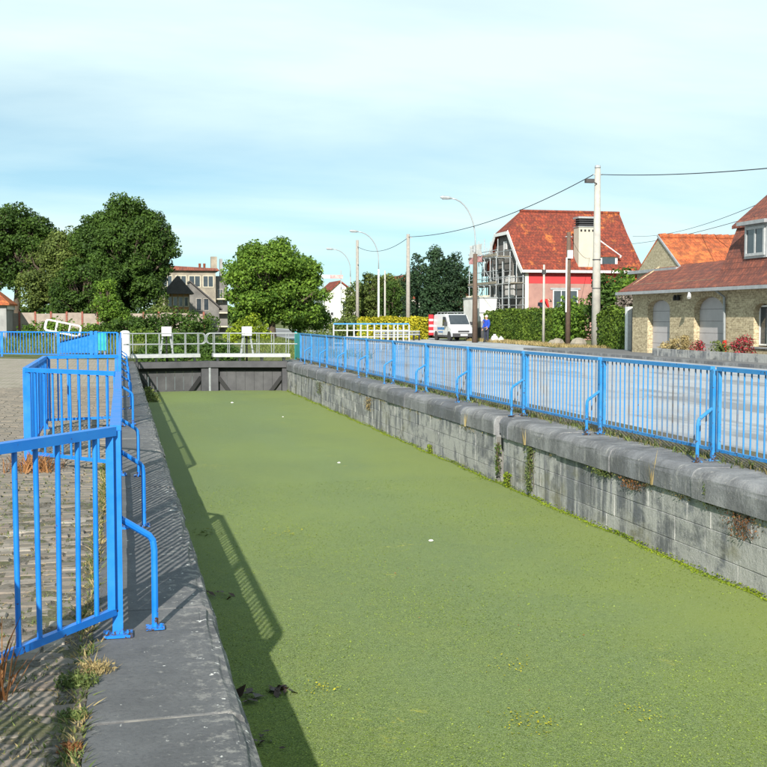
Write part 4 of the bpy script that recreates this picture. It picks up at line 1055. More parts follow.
# planter bed by the house wall
pl = thing('planter', (20.9, 38, 0.08), 'low grey stone planter bed in front of the garage house', 'planter')
for (a, b) in ((33.0, 35.4), (35.42, 37.8), (37.82, 40.2), (40.22, 42.6)):
    MB().box(20.75, 20.9, a, b, 0.075, 0.36).build('stone', 'block', pl)
MB().box(20.9, 21.6, 33.0, 42.6, 0.07, 0.30).build('soil_bed', 'soil', pl)
bush('flower_bush', 'bright red flowering bush in the planter under the house window', (21.15, 36.4, 0.3), [(0, 0, 0.30, 0.3, 0.5, 0.32)], 'leaf_red', 0.05, 420, 0.16, 31)
bush('flower_bush', 'small red flowering bush in the planter by the second garage', (21.15, 39.6, 0.3), [(0, 0, 0.18, 0.25, 0.38, 0.22)], 'leaf_red', 0.045, 420, 0.14, 32)
bush('green_bush', 'small green bush in the planter between the two red bushes', (21.15, 38.0, 0.3), [(0, 0, 0.22, 0.25, 0.4, 0.28)], 'weed', 0.05, 420, 0.14, 33)
bush('dry_bush', 'straw coloured dry bush in the planter before the second garage door', (21.2, 41.0, 0.3), [(0, 0, 0.28, 0.3, 0.6, 0.3), (0, 1.1, 0.1, 0.25, 0.5, 0.18)], 'leaf_dry', 0.05, 420, 0.14, 34)

# dark gate and white post left of the garages
gt = thing('garden_gate', (23.2, 49.6, 0), 'dark panelled garden gate with a white post left of the garages', 'gate')
for k in range(6): MB().box(23.15, 23.2, 47.9+0.3*k, 48.19+0.3*k, 0.08, 2.0).build('board', 'slate', gt)
MB().box(23.0, 23.25, 49.8, 50.1, 0, 2.1).build('white_post', 'white_paint', gt)

# ------------------------------------------------------------------ hedges and garden plants on the right
def hedge(name, label, a, b, w, h, mat, leaf, dens, seed, z0=0.0, bump_=0.12):
    rng = np.random.default_rng(seed); A = np.array(a); B = np.array(b); L = np.linalg.norm(B-A); d = (B-A)/L; nrm = np.array([-d[1], d[0]])
    t = thing(name, (a[0], a[1], z0), label, 'hedge')
    n = int(dens*(L*h*2+L*w)); P = []; Nn = []
    for _ in range(n):
        u = rng.uniform(0, L); f = rng.random(); wob = bump_*math.sin(u*2.1+seed)+bump_*0.7*math.sin(u*5.3+seed*2)
        if f < 0.42: s_, z, nn = -w/2-rng.uniform(-0.1, 0.07), rng.uniform(0, h+wob), (-nrm[0], -nrm[1], 0.3)
        elif f < 0.62: s_, z, nn = w/2, rng.uniform(0, h+wob), (nrm[0], nrm[1], 0.3)
        elif f < 0.92: s_, z, nn = rng.uniform(-w/2, w/2), h+wob+rng.uniform(-0.12, 0.10), (0, 0, 1)
        else: s_, z, nn = rng.uniform(-w/2, w/2), rng.uniform(0, h), (d[0], d[1], 0.2)
        if f >= 0.92: u = rng.choice([0, L])
        p = A+d*u+nrm*s_; P.append((p[0], p[1], z0+z)); Nn.append(np.array(nn)+rng.normal(size=3)*0.5)
    leaves_obj('foliage', leaf_mesh('foliage', np.array(P), np.array(Nn), leaf, rng, off=(a[0], a[1], z0)), mat, t, (a[0], a[1], z0))
    m = MB(); q = w/2-0.14
    c = [(*(A-nrm*q), z0), (*(B-nrm*q), z0), (*(B+nrm*q), z0), (*(A+nrm*q), z0)]
    m.hexa(c+[(p[0], p[1], z0+h-0.2) for p in c]); m.build('twig_core', 'leaf_hedge', t)
    return t
hedge('hedge', 'clipped green hedge in front of the scaffolded house', (25.5, 63.6), (25.5, 77.4), 1.3, 1.95, 'leaf_hedge', 0.07, 260, 3)
bush('laurel', 'leafy light green shrub between hedge and wooden pole', (25.1, 61.9, 0), [(0, 0, 1.4, 0.8, 1.3, 1.5)], 'leaf_mid', 0.12, 150, 0.35, 41, cat='shrub')
bush('yew', 'dark evergreen shrub behind the concrete pole', (26.0, 59.0, 0), [(0, 0, 2.0, 1.2, 1.4, 1.9), (0.5, -0.6, 3.2, 0.9, 1.0, 0.9)], 'leaf_dark', 0.13, 150, 0.45, 42, cat='shrub')
bush('climber', 'fresh green shrub topping the garden corner beside the garages', (26.2, 55.3, 0), [(0, 0, 2.7, 1.1, 1.1, 1.1), (-0.8, -2.2, 1.2, 0.5, 1.2, 1.3)], 'leaf_mid', 0.12, 150, 0.4, 43, cat='shrub')
bush('dry_shrub', 'greyish dry shrub right of the concrete pole', (25.2, 54.4, 1.2), [(0, 0, 1.1, 0.6, 0.9, 0.75)], 'leaf_grey', 0.10, 170, 0.3, 44, cat='shrub')
hedge('ivy_hedge', 'ivy covered fence strip beside the garden gate', (24.0, 50.4), (24.6, 56.3), 0.7, 1.9, 'leaf_hedge', 0.075, 260, 6)
m = MB()
for k in range(1500):
    y = rng0.uniform(54, 78); x = rng0.uniform(22.8, 24.4)+min(y-54, 17)*0.045
    blades(m, (x, y, -0.02), 3, 0.22, 0.12, rng0, 0.016)
tag(m.build('grass', 'leaf_dry', fix=False), 'dry straw grass on the verge around the poles', 'grass', kind='stuff')
for i, (x, y, s_) in enumerate([(24.0, 61.2, 0.36), (24.2, 62.4, 0.28), (24.0, 58.1, 0.42)]):
    m = MB(); m.lathe([(0.1*s_, 0), (1.0*s_, 0.15*s_), (1.1*s_, 0.6*s_), (0.8*s_, 1.1*s_), (0.3*s_, 1.3*s_)], (x, y, -0.03), 8)
    m.v = [(a+random.uniform(-.05, .05), b+random.uniform(-.05, .05), c) for a, b, c in m.v]
    tag(m.build('boulder', 'old_render'), ['rounded grey boulder right behind the wooden pole', 'smaller grey boulder at the foot of the light green shrub', 'largest pale boulder between wooden and concrete pole'][i], 'boulder', 'boulders on the verge')

# ------------------------------------------------------------------ poles, lamps, cables
def pole(name, label, x, y, h, r0, r1, mat, cat='utility pole', square=False, lean=(0, 0)):
    t = thing(name, (x, y, 0), label, cat, 'poles along the road')
    MB().tube([(x, y, -0.03), (x+lean[0]*0.5, y, h*0.5), (x+lean[0], y, h)], [r0, (r0+r1)/2, r1], 4 if square else 12).build('shaft', mat, t, smooth=not square)
    return t
p1 = pole('utility_pole', 'tall pale concrete utility pole in front of the garden shrubs', 24.3, 56.5, 9.35, 0.25, 0.15, 'concrete_pole')
MB().lathe([(0.13, 0), (0.17, 0.06), (0.15, 0.16), (0.03, 0.2)], (24.3, 56.5, 9.35), 10).build('cap', 'galv', p1)
MB().tube([(24.2, 56.35, 8.55), (23.75, 56.1, 8.65)], 0.03, 6).box(23.45, 23.9, 55.95, 56.2, 8.55, 8.75).build('floodlight', 'slate', p1)
for z in (3.1, 4.6): MB().lathe([(0.23, 0), (0.23, 0.05)], (24.3, 56.5, z), 10).build('band', 'grey_steel', p1)
MB().bar((24.05, 56.5, 9.05), (24.55, 56.5, 9.05), 0.06, 0.06).build('bracket', 'galv', p1)
p2 = pole('utility_pole', 'short dark wooden pole with white box near the top, left of the concrete pole', 24.1, 59.9, 6.3, 0.15, 0.11, 'wood_pole')
MB().box(23.98, 24.26, 59.66, 59.8, 4.85, 5.3).build('junction_box', 'white_paint', p2)
MB().tube([(23.94, 59.78, 4.9), (23.93, 59.78, 1.9)], 0.045, 6).build('cable_guard', 'white_paint', p2)
MB().tube([(23.9, 59.9, 6.05), (24.3, 59.9, 6.05)], 0.03, 6).build('crossbar', 'galv', p2)
p3 = pole('slim_pole', 'slim grey pole standing against the clipped hedge', 24.6, 65.0, 4.75, 0.09, 0.06, 'concrete_pole', 'pole')
MB().box(24.5, 24.7, 64.9, 65.1, 4.2, 4.45).build('bracket', 'slate', p3)
p4 = pole('utility_pole', 'pale wooden pole in front of the dark cypresses', 21.0, 84.0, 7.85, 0.17, 0.13, 'grey_wood')
MB().bar((20.8, 84, 7.6), (21.3, 84, 7.6), 0.07, 0.07).build('bracket', 'galv', p4)
p5 = pole('utility_pole', 'farther bare wooden pole rising behind the tree by the far house', 21.4, 105.0, 8.8, 0.17, 0.13, 'grey_wood')
p6 = pole('slim_pole', 'thin pale pole next to the white lamp post', 22.65, 99.0, 5.75, 0.09, 0.07, 'concrete_pole', 'pole')
def lamp(label, x, y, hs_, ht, reach, two=True, r=0.075, mat='galv', base='galv'):
    t = thing('street_lamp', (x, y, 0), label, 'street lamp', 'street lamps along the road')
    MB().tube([(x, y, -0.03), (x, y, hs_)], [r*1.35, r], 10).build('post', base, t, smooth=True)
    pts = [(x, y, hs_-0.1)]
    for k in range(9):
        a = math.pi/2*k/8; pts.append((x-reach*(1-math.cos(a)), y, hs_+(ht-hs_)*(0.25+0.75*math.sin(a))))
    MB().tube(pts, [0.05]+[0.045]*9, 8).build('arm', mat, t, smooth=True)
    e = pts[-1]
    m = MB(); m.tube([(e[0]+0.08, e[1], e[2]), (e[0]-0.15, e[1], e[2]+0.03), (e[0]-0.55, e[1], e[2]+0.05), (e[0]-0.72, e[1], e[2]+0.06)], [0.05, 0.11, 0.12, 0.05], 8); m.build('lamp_head', 'galv', t)
    MB().box(e[0]-0.58, e[0]-0.18, e[1]-0.07, e[1]+0.07, e[2]-0.09, e[2]-0.06).build('lens', 'chrome', t)
    return t
l1 = lamp('tall street lamp on a brown post beside the white van', 22.5, 72.0, 5.75, 9.3, 1.65, base='wood_pole', r=0.14)
MB().bar((22.15, 72, 6.0), (22.9, 72, 6.0), 0.05, 0.05).box(22.35, 22.47, 71.9, 72.1, 5.85, 6.25).build('insulator_bar', 'galv', l1)
l2 = lamp('white street lamp in front of the dark roadside trees', 22.3, 100.0, 5.9, 9.2, 1.9, base='white_paint')
l3 = lamp('farther street lamp left of the bare wooden pole', 23.9, 121.0, 6.0, 8.9, 1.9)
l4 = lamp('farthest street lamp, its arm just below the nearer one', 24.6, 142.0, 5.5, 8.0, 2.1)
def cable(label, a, b, sag, r=0.018, n=24):
    a = Vector(a); b = Vector(b); pts = []
    for k in range(n+1):
        t = k/n; p = a.lerp(b, t); p.z -= sag*4*t*(1-t); pts.append(tuple(p))
    o = MB().tube(pts, r, 6).build('cable', 'cable', origin=tuple(a)); return tag(o, label, 'cable', 'overhead cables')
cable('overhead cable from the concrete pole across the street lamp towards the cypresses', (24.1, 56.5, 9.05), (21.0, 84, 7.65), 0.75, 0.022)
cable('overhead cable leaving the concrete pole towards the upper right', (24.5, 56.5, 9.05), (24.6, 16, 6.6), 0.75, 0.022)
cable('overhead cable between the two pale wooden poles', (21.0, 84, 7.6), (21.4, 105, 8.2), 0.7, 0.02)
cable('upper thin wire running to the mansard roof from the red roofed house', (36.8, 79, 7.6), (24.2, 38.6, 6.3), 0.5, 0.012)
cable('lower thin wire running to the mansard roof past the orange roof', (34.5, 80, 7.0), (23.0, 38.9, 5.35), 0.35, 0.012)
cable('thin wire from the dark wooden pole to the house eaves', (24.2, 59.9, 6.1), (33.0, 78, 5.9), 0.4, 0.012)

# ------------------------------------------------------------------ van
vn = thing('van', (23.1, 79.0, -0.022), 'white panel van with roof rack parked facing the lock, rear door open', 'van', rz=R(-87))
def vbox(name, mat, parent, *b): return MB().box(*b).build(name, mat, parent, local=True)
# local: x forward, y left; body loft over stations
def van_body():
    W = 0.84
    #        x,   zbot, zbelt, ztop, half width belt, half width top
    st = [(-2.15, 0.32, 1.0, 1.80, 0.80, 0.72), (-2.05, 0.28, 1.0, 1.88, W, 0.76), (0.35, 0.28, 1.0, 1.90, W, 0.76), (0.62, 0.28, 1.0, 1.86, W, 0.74), (1.32, 0.28, 1.02, 1.12, W, 0.76), (1.85, 0.30, 0.86, 0.98, 0.82, 0.72), (2.08, 0.34, 0.72, 0.84, 0.76, 0.66), (2.12, 0.38, 0.6, 0.70, 0.72, 0.62)]
    m = MB()
    for (x, zb, zm, zt, wb, wt) in st:
        m.v += [(x, -wb*0.95, zb), (x, -wb, (zb+zm)/2), (x, -wb, zm), (x, -(wt+0.02), zt-0.06), (x, -(wt-0.10), zt), (x, wt-0.10, zt), (x, wt+0.02, zt-0.06), (x, wb, zm), (x, wb, (zb+zm)/2), (x, wb*0.95, zb)]
    n = 10
    for i in range(len(st)-1):
        for k in range(n): k2 = (k+1) % n; m.f.append((i*n+k, i*n+k2, (i+1)*n+k2, (i+1)*n+k))
    m.f.append(tuple(range(n))); m.f.append(tuple((len(st)-1)*n+k for k in range(n)))
    return m
body = van_body().build('body', 'van_white', vn, local=True)
MB().add([(0.70, -0.66, 1.80), (0.70, 0.66, 1.80), (1.30, 0.72, 1.14), (1.30, -0.72, 1.14), (0.68, -0.66, 1.79), (0.68, 0.66, 1.79), (1.28, 0.72, 1.12), (1.28, -0.72, 1.12)], [(0, 1, 2, 3)[::-1]]).build('windscreen', 'glass', vn, local=True, fix=False)
for v in vn.children:
    if v.name.startswith('windscreen'): v.location = (0.035, 0, 0.035)
for s_ in (-1, 1):
    MB().add([(0.0, s_*0.812, 1.70), (0.58, s_*0.805, 1.68), (1.10, s_*0.855, 1.08), (0.0, s_*0.85, 1.06)], [(0, 1, 2, 3)]).build('side_window', 'glass', vn, local=True, fix=False)
    h = MB().lathe([(0.02, 0), (0.11, 0.02), (0.12, 0.06)], (2.02, s_*0.56, 0.68), 10, 'x').build('headlight', 'chrome', vn, local=True)
    MB().box(2.0, 2.09, s_*0.70-0.05, s_*0.70+0.05, 0.60, 0.72).build('indicator', 'amber', h, local=True)
    MB().box(0.95, 1.08, s_*0.98-0.11, s_*0.98+0.11, 1.10, 1.34).build('mirror', 'bumper', vn, local=True)
    for x in (-1.45, 1.42):
        w = MB().lathe([(0.20, -0.10), (0.29, -0.09), (0.305, 0), (0.29, 0.09), (0.20, 0.10)], (x, s_*0.74, 0.305), 18, 'y').build('wheel', 'rubber', vn, local=True)
        MB().lathe([(0.02, -0.02), (0.19, -0.01), (0.19, 0.02), (0.05, 0.04)], (x, s_*0.815, 0.305), 14, 'y').build('rim', 'galv', w, local=True)
        MB().lathe([(0.36, -0.005), (0.36, 0.008)], (x, s_*0.842, 0.33), 16, 'y').build('wheel_arch', 'bumper', vn, local=True)
MB().box(2.03, 2.20, -0.78, 0.78, 0.30, 0.55).build('bumper', 'bumper', vn, local=True)
MB().box(2.10, 2.135, -0.42, 0.42, 0.60, 0.74).build('grille', 'bumper', vn, local=True)
MB().box(2.20, 2.215, -0.26, 0.26, 0.37, 0.49).build('number_plate', 'white_paint', vn, local=True)
vbox('stripe', 'van_blue', vn, -1.1, 0.4, -0.85, -0.842, 0.78, 0.95)
vbox('stripe', 'van_blue', vn, -0.9, 0.1, -0.85, -0.842, 0.58, 0.66)
for s_ in (-1, 1):
    for x in (-0.02, 1.16, -1.05): MB().box(x-0.008, x+0.008, s_*0.842-0.004, s_*0.842+0.004, 0.42, 1.02).build('door_seam', 'bumper', vn, local=True)
    MB().box(-0.2, -0.06, s_*0.85-0.012, s_*0.85+0.012, 0.92, 0.95).build('door_handle', 'bumper', vn, local=True)
    MB().box(-1.05, 1.05, s_*0.84-0.012, s_*0.84+0.012, 0.30, 0.40).build('sill_trim', 'bumper', vn, local=True)
dr = MB().box(-2.22, -2.17, -1.16, -0.80, 0.36, 1.86).build('rear_door', 'van_red', vn, local=True); dr['label'] = 'open rear door with red and white panels'
for k in range(3): MB().box(-2.165, -2.155, -1.14, -0.82, 0.55+0.42*k, 0.70+0.42*k).build('white_panel', 'van_white', dr, local=True)
rk = MB().tube([(-1.8, -0.6, 2.02), (0.5, -0.6, 2.02)], 0.022, 6).tube([(-1.8, 0.6, 2.02), (0.5, 0.6, 2.02)], 0.022, 6)
for x in (-1.7, -0.95, -0.2, 0.45): rk.tube([(x, -0.66, 1.86), (x, -0.6, 2.02), (x, 0.6, 2.02), (x, 0.66, 1.86)], 0.02, 6)
rk.build('roof_rack', 'galv', vn, local=True)

# ------------------------------------------------------------------ people
def skin_part(name, joints, edges, radii, mat, parent, sub=2):
    me = bpy.data.meshes.new(name); me.from_pydata(joints, edges, []); o = bpy.data.objects.new(name, me); col.objects.link(o)
    sk_ = o.modifiers.new('skin', 'SKIN'); sk_.use_smooth_shade = True
    for i, r in enumerate(radii):
        v = me.skin_vertices[0].data[i]; v.radius = (r, r) if not isinstance(r, tuple) else r
    me.skin_vertices[0].data[0].use_root = True
    ss = o.modifiers.new('subdivision', 'SUBSURF'); ss.levels = sub; ss.render_levels = sub
    me.materials.append(M[mat])
    if parent is not None: o.parent = parent
    return reg(o, ORG[parent.name] if parent is not None else (0, 0, 0))
def person(label, loc, rz, pose, shirt, hat=None):
    t = thing('person', loc, label, 'person', rz=rz)
    J = pose
    b = ['pelvis', 'waist', 'chest', 'neck', 'headlow', 'headmid', 'headtop', 'shL', 'elL', 'wrL', 'haL', 'shR', 'elR', 'wrR', 'haR', 'hipL', 'knL', 'anL', 'toL', 'hipR', 'knR', 'anR', 'toR']
    rad = dict(pelvis=(0.15, 0.12), waist=(0.14, 0.11), chest=(0.17, 0.12), neck=0.055, headlow=0.075, headmid=0.095, headtop=0.07, shL=0.065, shR=0.065, elL=0.045, elR=0.045, wrL=0.032, wrR=0.032, haL=0.03, haR=0.03, hipL=0.09, hipR=0.09, knL=0.062, knR=0.062, anL=0.042, anR=0.042, toL=0.036, toR=0.036)
    E_ = [('pelvis', 'waist'), ('waist', 'chest'), ('chest', 'neck'), ('neck', 'headlow'), ('headlow', 'headmid'), ('headmid', 'headtop')]
    for s_ in 'LR': E_ += [('chest', 'sh'+s_), ('sh'+s_, 'el'+s_), ('el'+s_, 'wr'+s_), ('wr'+s_, 'ha'+s_), ('pelvis', 'hip'+s_), ('hip'+s_, 'kn'+s_), ('kn'+s_, 'an'+s_), ('an'+s_, 'to'+s_)]
    ix = {k: i for i, k in enumerate(b)}
    body_ = skin_part('body', [J[k] for k in b], [(ix[a], ix[c]) for a, c in E_], [rad[k] for k in b], 'skin', t)
    def sub_(name, keys, edges, mat, grow):
        kk = {k: i for i, k in enumerate(keys)}
        rr2 = [tuple(q+grow for q in rad[k]) if isinstance(rad[k], tuple) else rad[k]+grow for k in keys]
        return skin_part(name, [J[k] for k in keys], [(kk[a], kk[c]) for a, c in edges], rr2, mat, t)
    sub_('shirt', ['pelvis', 'waist', 'chest', 'shL', 'elL', 'wrL', 'shR', 'elR', 'wrR'], [('pelvis', 'waist'), ('waist', 'chest'), ('chest', 'shL'), ('shL', 'elL'), ('elL', 'wrL'), ('chest', 'shR'), ('shR', 'elR'), ('elR', 'wrR')], shirt, 0.038)
    sub_('trousers', ['pelvis', 'hipL', 'knL', 'anL', 'hipR', 'knR', 'anR'], [('pelvis', 'hipL'), ('hipL', 'knL'), ('knL', 'anL'), ('pelvis', 'hipR'), ('hipR', 'knR'), ('knR', 'anR')], 'trousers', 0.03)
    for s_ in 'LR':
        a, c = Vector(J['an'+s_]), Vector(J['to'+s_])
        MB().tube([tuple(a+(a-c)*0.35+Vector((0, 0, -0.02))), tuple(a+Vector((0, 0, -0.01))), tuple(c), tuple(c+(c-a)*0.12)], [0.045, 0.055, 0.05, 0.03], 8).build('shoe', 'rubber', t, local=True, smooth=True)
        # five fingers each hand
        h = Vector(J['ha'+s_]); d = (h-Vector(J['wr'+s_])).normalized(); sd = d.cross(Vector((0, 0, 1)) if abs(d.z) < 0.9 else Vector((1, 0, 0))).normalized()
        m = MB()
        for f in range(4):
            o_ = h+sd*(f-1.5)*0.018; L_ = (0.065, 0.078, 0.073, 0.055)[f]; bend = Vector((0.0, 0, -0.01))
            m.tube([tuple(o_), tuple(o_+d*L_*0.55), tuple(o_+d*L_+bend+sd.cross(d)*0.015)], [0.0095, 0.009, 0.006], 6)
        m.tube([tuple(h-d*0.03-sd*0.03), tuple(h-sd*0.05+d*0.005), tuple(h-sd*0.055+d*0.035)], [0.011, 0.010, 0.007], 6)
        m.build('fingers', 'skin', body_, local=True, smooth=True)
    # face and hair
    hm, htp, hl = Vector(J['headmid']), Vector(J['headtop']), Vector(J['headlow']); up_ = (htp-hl).normalized(); fr = Vector(J['face']).normalized()
    sd = up_.cross(fr).normalized()
    MB().tube([tuple(hm+fr*0.09+up_*0.0), tuple(hm+fr*0.118-up_*0.03)], [0.010, 0.017], 6).build('nose', 'skin', body_, local=True)
    for q in (-1, 1):
        MB().lathe([(0.003, -0.012), (0.012, 0), (0.003, 0.012)], tuple(hm+fr*0.088+sd*q*0.035+up_*0.012), 6).build('eye', 'dark', body_, local=True)
        MB().lathe([(0.01, -0.03), (0.022, 0), (0.01, 0.03)], tuple(hm+sd*q*0.10-fr*0.005), 6).build('ear', 'skin', body_, local=True)
    MB().bar(tuple(hm+fr*0.088-sd*0.025-up_*0.055), tuple(hm+fr*0.088+sd*0.025-up_*0.055), 0.012, 0.008).build('mouth', 'shirt_red', body_, local=True)
    c = hm+up_*0.035-fr*0.02; m = MB(); nn = 12
    for i in range(6):
        a = math.pi/2*i/5
        for k in range(nn):
            t_ = 2*math.pi*k/nn; d = sd*math.cos(t_)+fr*math.sin(t_)*1.08
            m.v.append(tuple(c+d*0.108*math.cos(a)+up_*(0.105*math.sin(a)-(0.05 if i == 0 and math.sin(t_) < 0.2 else 0))))
    for i in range(5):
        for k in range(nn): k2 = (k+1) % nn; m.f.append((i*nn+k, i*nn+k2, (i+1)*nn+k2, (i+1)*nn+k))
    m.build('cap' if hat else 'hair', hat or 'hair', t, local=True, smooth=True)
    return t
stand = dict(pelvis=(0, 0, 0.95), waist=(0, 0, 1.12), chest=(0.01, 0, 1.36), neck=(0.01, 0, 1.52), headlow=(0.03, 0, 1.59), headmid=(0.04, 0, 1.66), headtop=(0.02, 0, 1.74),
             shL=(0.0, 0.19, 1.43), elL=(0.02, 0.25, 1.14), wrL=(0.16, 0.22, 0.93), haL=(0.22, 0.21, 0.87), shR=(0.0, -0.19, 1.43), elR=(-0.03, -0.24, 1.13), wrR=(0.08, -0.26, 0.90), haR=(0.12, -0.26, 0.83),
             hipL=(0, 0.10, 0.88), knL=(0.03, 0.12, 0.48), anL=(0, 0.13, 0.09), toL=(0.15, 0.15, 0.04), hipR=(0, -0.10, 0.88), knR=(0.03, -0.12, 0.48), anR=(-0.02, -0.13, 0.09), toR=(0.13, -0.15, 0.04), face=(1, 0, -0.05))
person('person in blue work jacket and pale cap standing between lamp post and hedge', (23.62, 73.0, -0.02), R(-150), stand, 'shirt_blue', 'sheet')
bend = dict(pelvis=(-0.12, 0, 0.92), waist=(0.02, 0, 1.06), chest=(0.26, 0, 1.14), neck=(0.42, 0, 1.15), headlow=(0.49, 0, 1.13), headmid=(0.56, 0, 1.10), headtop=(0.63, 0, 1.07),
            shL=(0.30, 0.19, 1.14), elL=(0.34, 0.24, 0.86), wrL=(0.46, 0.20, 0.64), haL=(0.50, 0.19, 0.56), shR=(0.30, -0.19, 1.14), elR=(0.36, -0.24, 0.86), wrR=(0.46, -0.20, 0.62), haR=(0.50, -0.19, 0.54),
            hipL=(-0.10, 0.10, 0.86), knL=(0.0, 0.12, 0.47), anL=(-0.08, 0.13, 0.09), toL=(0.07, 0.15, 0.04), hipR=(-0.10, -0.10, 0.86), knR=(0.02, -0.12, 0.47), anR=(-0.05, -0.13, 0.09), toR=(0.10, -0.15, 0.04), face=(0.35, 0, -1))
tr = thing('trestle_platform', (28.9, 76.6, 0), 'low trestle platform by the house wall under the person in red', 'platform')
for k in range(3): MB().box(28.2, 30.4, 76.15+0.3*k, 76.43+0.3*k, 1.65, 1.71).build('plank', 'plank', tr)
for x in (28.4, 30.2):
    for y in (76.2, 77.0): MB().tube([(x, y, -0.03), (x, y, 1.65)], 0.03, 6).build('leg', 'galv', tr)
person('person in a red top bending forward above the hedge beside the house corner', (28.85, 76.6, 1.71), R(-15), bend, 'shirt_red')
# sacks by the hedge foot
for i, (x, y, s_) in enumerate([(24.05, 72.6, 1.0), (24.4, 72.3, 0.75)]):
    m = MB().lathe([(0.12*s_, 0), (0.25*s_, 0.04), (0.28*s_, 0.22*s_), (0.2*s_, 0.40*s_), (0.07*s_, 0.47*s_), (0.12*s_, 0.54*s_)], (x, y, -0.02), 10)
    m.v = [(a+random.uniform(-.02, .02), b+random.uniform(-.02, .02), c) for a, b, c in m.v]
    tag(m.build('sack', 'bag', smooth=True), ['larger white sack on the ground by the person in blue', 'smaller white sack on the ground against the clipped hedge'][i], 'sack', 'sacks beside the hedge')

# ------------------------------------------------------------------ white road railing, yellow hedge, bikes row
wr = thing('bridge_railing', (12, 57, 0), 'white railing with pale blue top bar beside the road beyond the lock', 'railing')
A, B = Vector((10.5, 57.6, 0)), Vector((14.2, 56.6, 0)); D = (B-A)
MB().bar(A+Vector((0, 0, 1.28)), B+Vector((0, 0, 1.28)), 0.08, 0.07).build('top_bar', 'blue_faded', wr)
for z in (0.95, 0.62, 0.3): MB().bar(A+Vector((0, 0, z)), B+Vector((0, 0, z)), 0.05, 0.05).build('cross_bar', 'pale_paint', wr)
for t_ in (0, 0.18, 0.27, 0.36, 0.45, 0.54, 0.63, 0.72, 0.80, 0.85, 0.925, 1.0):
    p = A+D*t_; MB().box(p.x-0.035, p.x+0.035, p.y-0.035, p.y+0.035, -0.03, 1.25).build('upright', 'pale_paint', wr)
hedge('golden_hedge', 'low golden yellow hedge along the road before the cypresses', (16.9, 81.2), (22.3, 84.6), 1.1, 1.55, 'leaf_yellow', 0.09, 170, 9, bump_=0.05)
gr_ = thing('guard_rail', (18.6, 78.8, 0), 'low grey guard rail on dark posts in front of the golden hedge', 'guard rail')
A, B = Vector((17.2, 78.4, 0)), Vector((20.9, 80.2, 0))
for z in (0.42, 0.62): MB().bar(A+Vector((0, 0, z)), B+Vector((0, 0, z)), 0.06, 0.12).build('rail', 'galv', gr_)
for k in range(9):
    p = A+(B-A)*(k/8); MB().box(p.x-0.06, p.x+0.06, p.y+0.035, p.y+0.13, -0.03, 0.66).build('post', 'black_tar_and_shade', gr_)

# ------------------------------------------------------------------ left background
tw = thing('tilted_handrail', (-2.7, 56, 0), 'white double handrail tilted above the blue cross railing', 'handrail')
def tilt(p): 
    x, z = p; a = R(-12); cx, cz = -2.7, 1.1
    return (cx+(x-cx)*math.cos(a)-(z-cz)*math.sin(a), 56.0, cz+(x-cx)*math.sin(a)+(z-cz)*math.cos(a))
for dy in (0, 0.7):
    loop = []
    for (cx, cz, a0) in ((-2.02, 1.23, 0), (-3.38, 1.23, 90), (-3.38, 0.97, 180), (-2.02, 0.97, 270)):
        for k in range(5):
            a = R(a0+90*k/4); loop.append((cx+0.12*math.cos(a), cz+0.12*math.sin(a)))
    loop.append(loop[0])
    MB().tube([(q[0], q[1]+dy, q[2]) for q in map(tilt, loop)], 0.04, 6, cap=False).build('rail_loop', 'white_paint', tw)
    for x in (-3.0, -2.4): MB().tube([(*tilt((x, 0.86))[:1], 56+dy, tilt((x, 0.86))[2]), (tilt((x, 1.34))[0], 56+dy, tilt((x, 1.34))[2])], 0.03, 6).build('upright', 'white_paint', tw)
for x in (-3.1, -2.3): MB().tube([(x, 56.3, -0.03), (x, 56.3, 0.9)], 0.04, 6).build('leg', 'rail_white', tw)
bx_ = thing('machine_box', (-1.9, 52, 0), 'blue metal cabinet with sloping lid behind the cross railing', 'cabinet')
MB().prism([(-2.6, 0.05), (-1.0, 0.05), (-1.0, 0.95), (-2.6, 0.55)], 'y', 51.6, 52.6).build('body', 'blue', bx_)
MB().prism([(-2.68, 0.54), (-0.94, 0.975), (-0.94, 1.02), (-2.68, 0.585)], 'y', 51.5, 52.7).build('lid', 'slate', bx_)
sg = thing('sign_panel', (-0.7, 48.2, 0), 'small turquoise sign panel on two posts near the white gate post', 'sign')
MB().box(-0.95, -0.62, 48.18, 48.22, 0.25, 1.0).build('panel', 'teal', sg)
for x in (-0.9, -0.67): MB().tube([(x, 48.25, -0.03), (x, 48.25, 0.95)], 0.025, 6).build('post', 'galv', sg)

lh = thing('small_house', (-9, 86, 0), 'small grey house with orange tiled roof at the left edge', 'house')
MB().box(-13.0, -8.0, 86, 92, 0, 2.6).build('wall', 'grey_render', lh)
MB().box(-7.98, -7.9, 86.2, 91.8, 2.2, 2.6).build('fascia', 'white_paint', lh)
mb = MB(); mb.hexa([(-13.2, 85.6, 2.5), (-7.75, 85.6, 2.5), (-9.6, 89, 4.15), (-13.2, 89, 4.15), (-13.2, 85.6, 2.62), (-7.75, 85.6, 2.62), (-9.6, 89, 4.27), (-13.2, 89, 4.27)])
mb.hexa([(-9.6, 89, 4.15), (-7.75, 85.6, 2.5), (-7.75, 92.4, 2.5), (-9.6, 89.2, 4.15), (-9.6, 89, 4.27), (-7.75, 85.6, 2.62), (-7.75, 92.4, 2.62), (-9.6, 89.2, 4.27)])
mb.build('roof', 'roof_orange', lh, uv=True)
pane_window(lh, 'y-', -9.6, -9.6, 1.0, 2.0, 85.998)
gw = thing('garden_wall', (0, 91, 0), 'weathered concrete panel garden wall at the foot of the dark trees', 'wall')
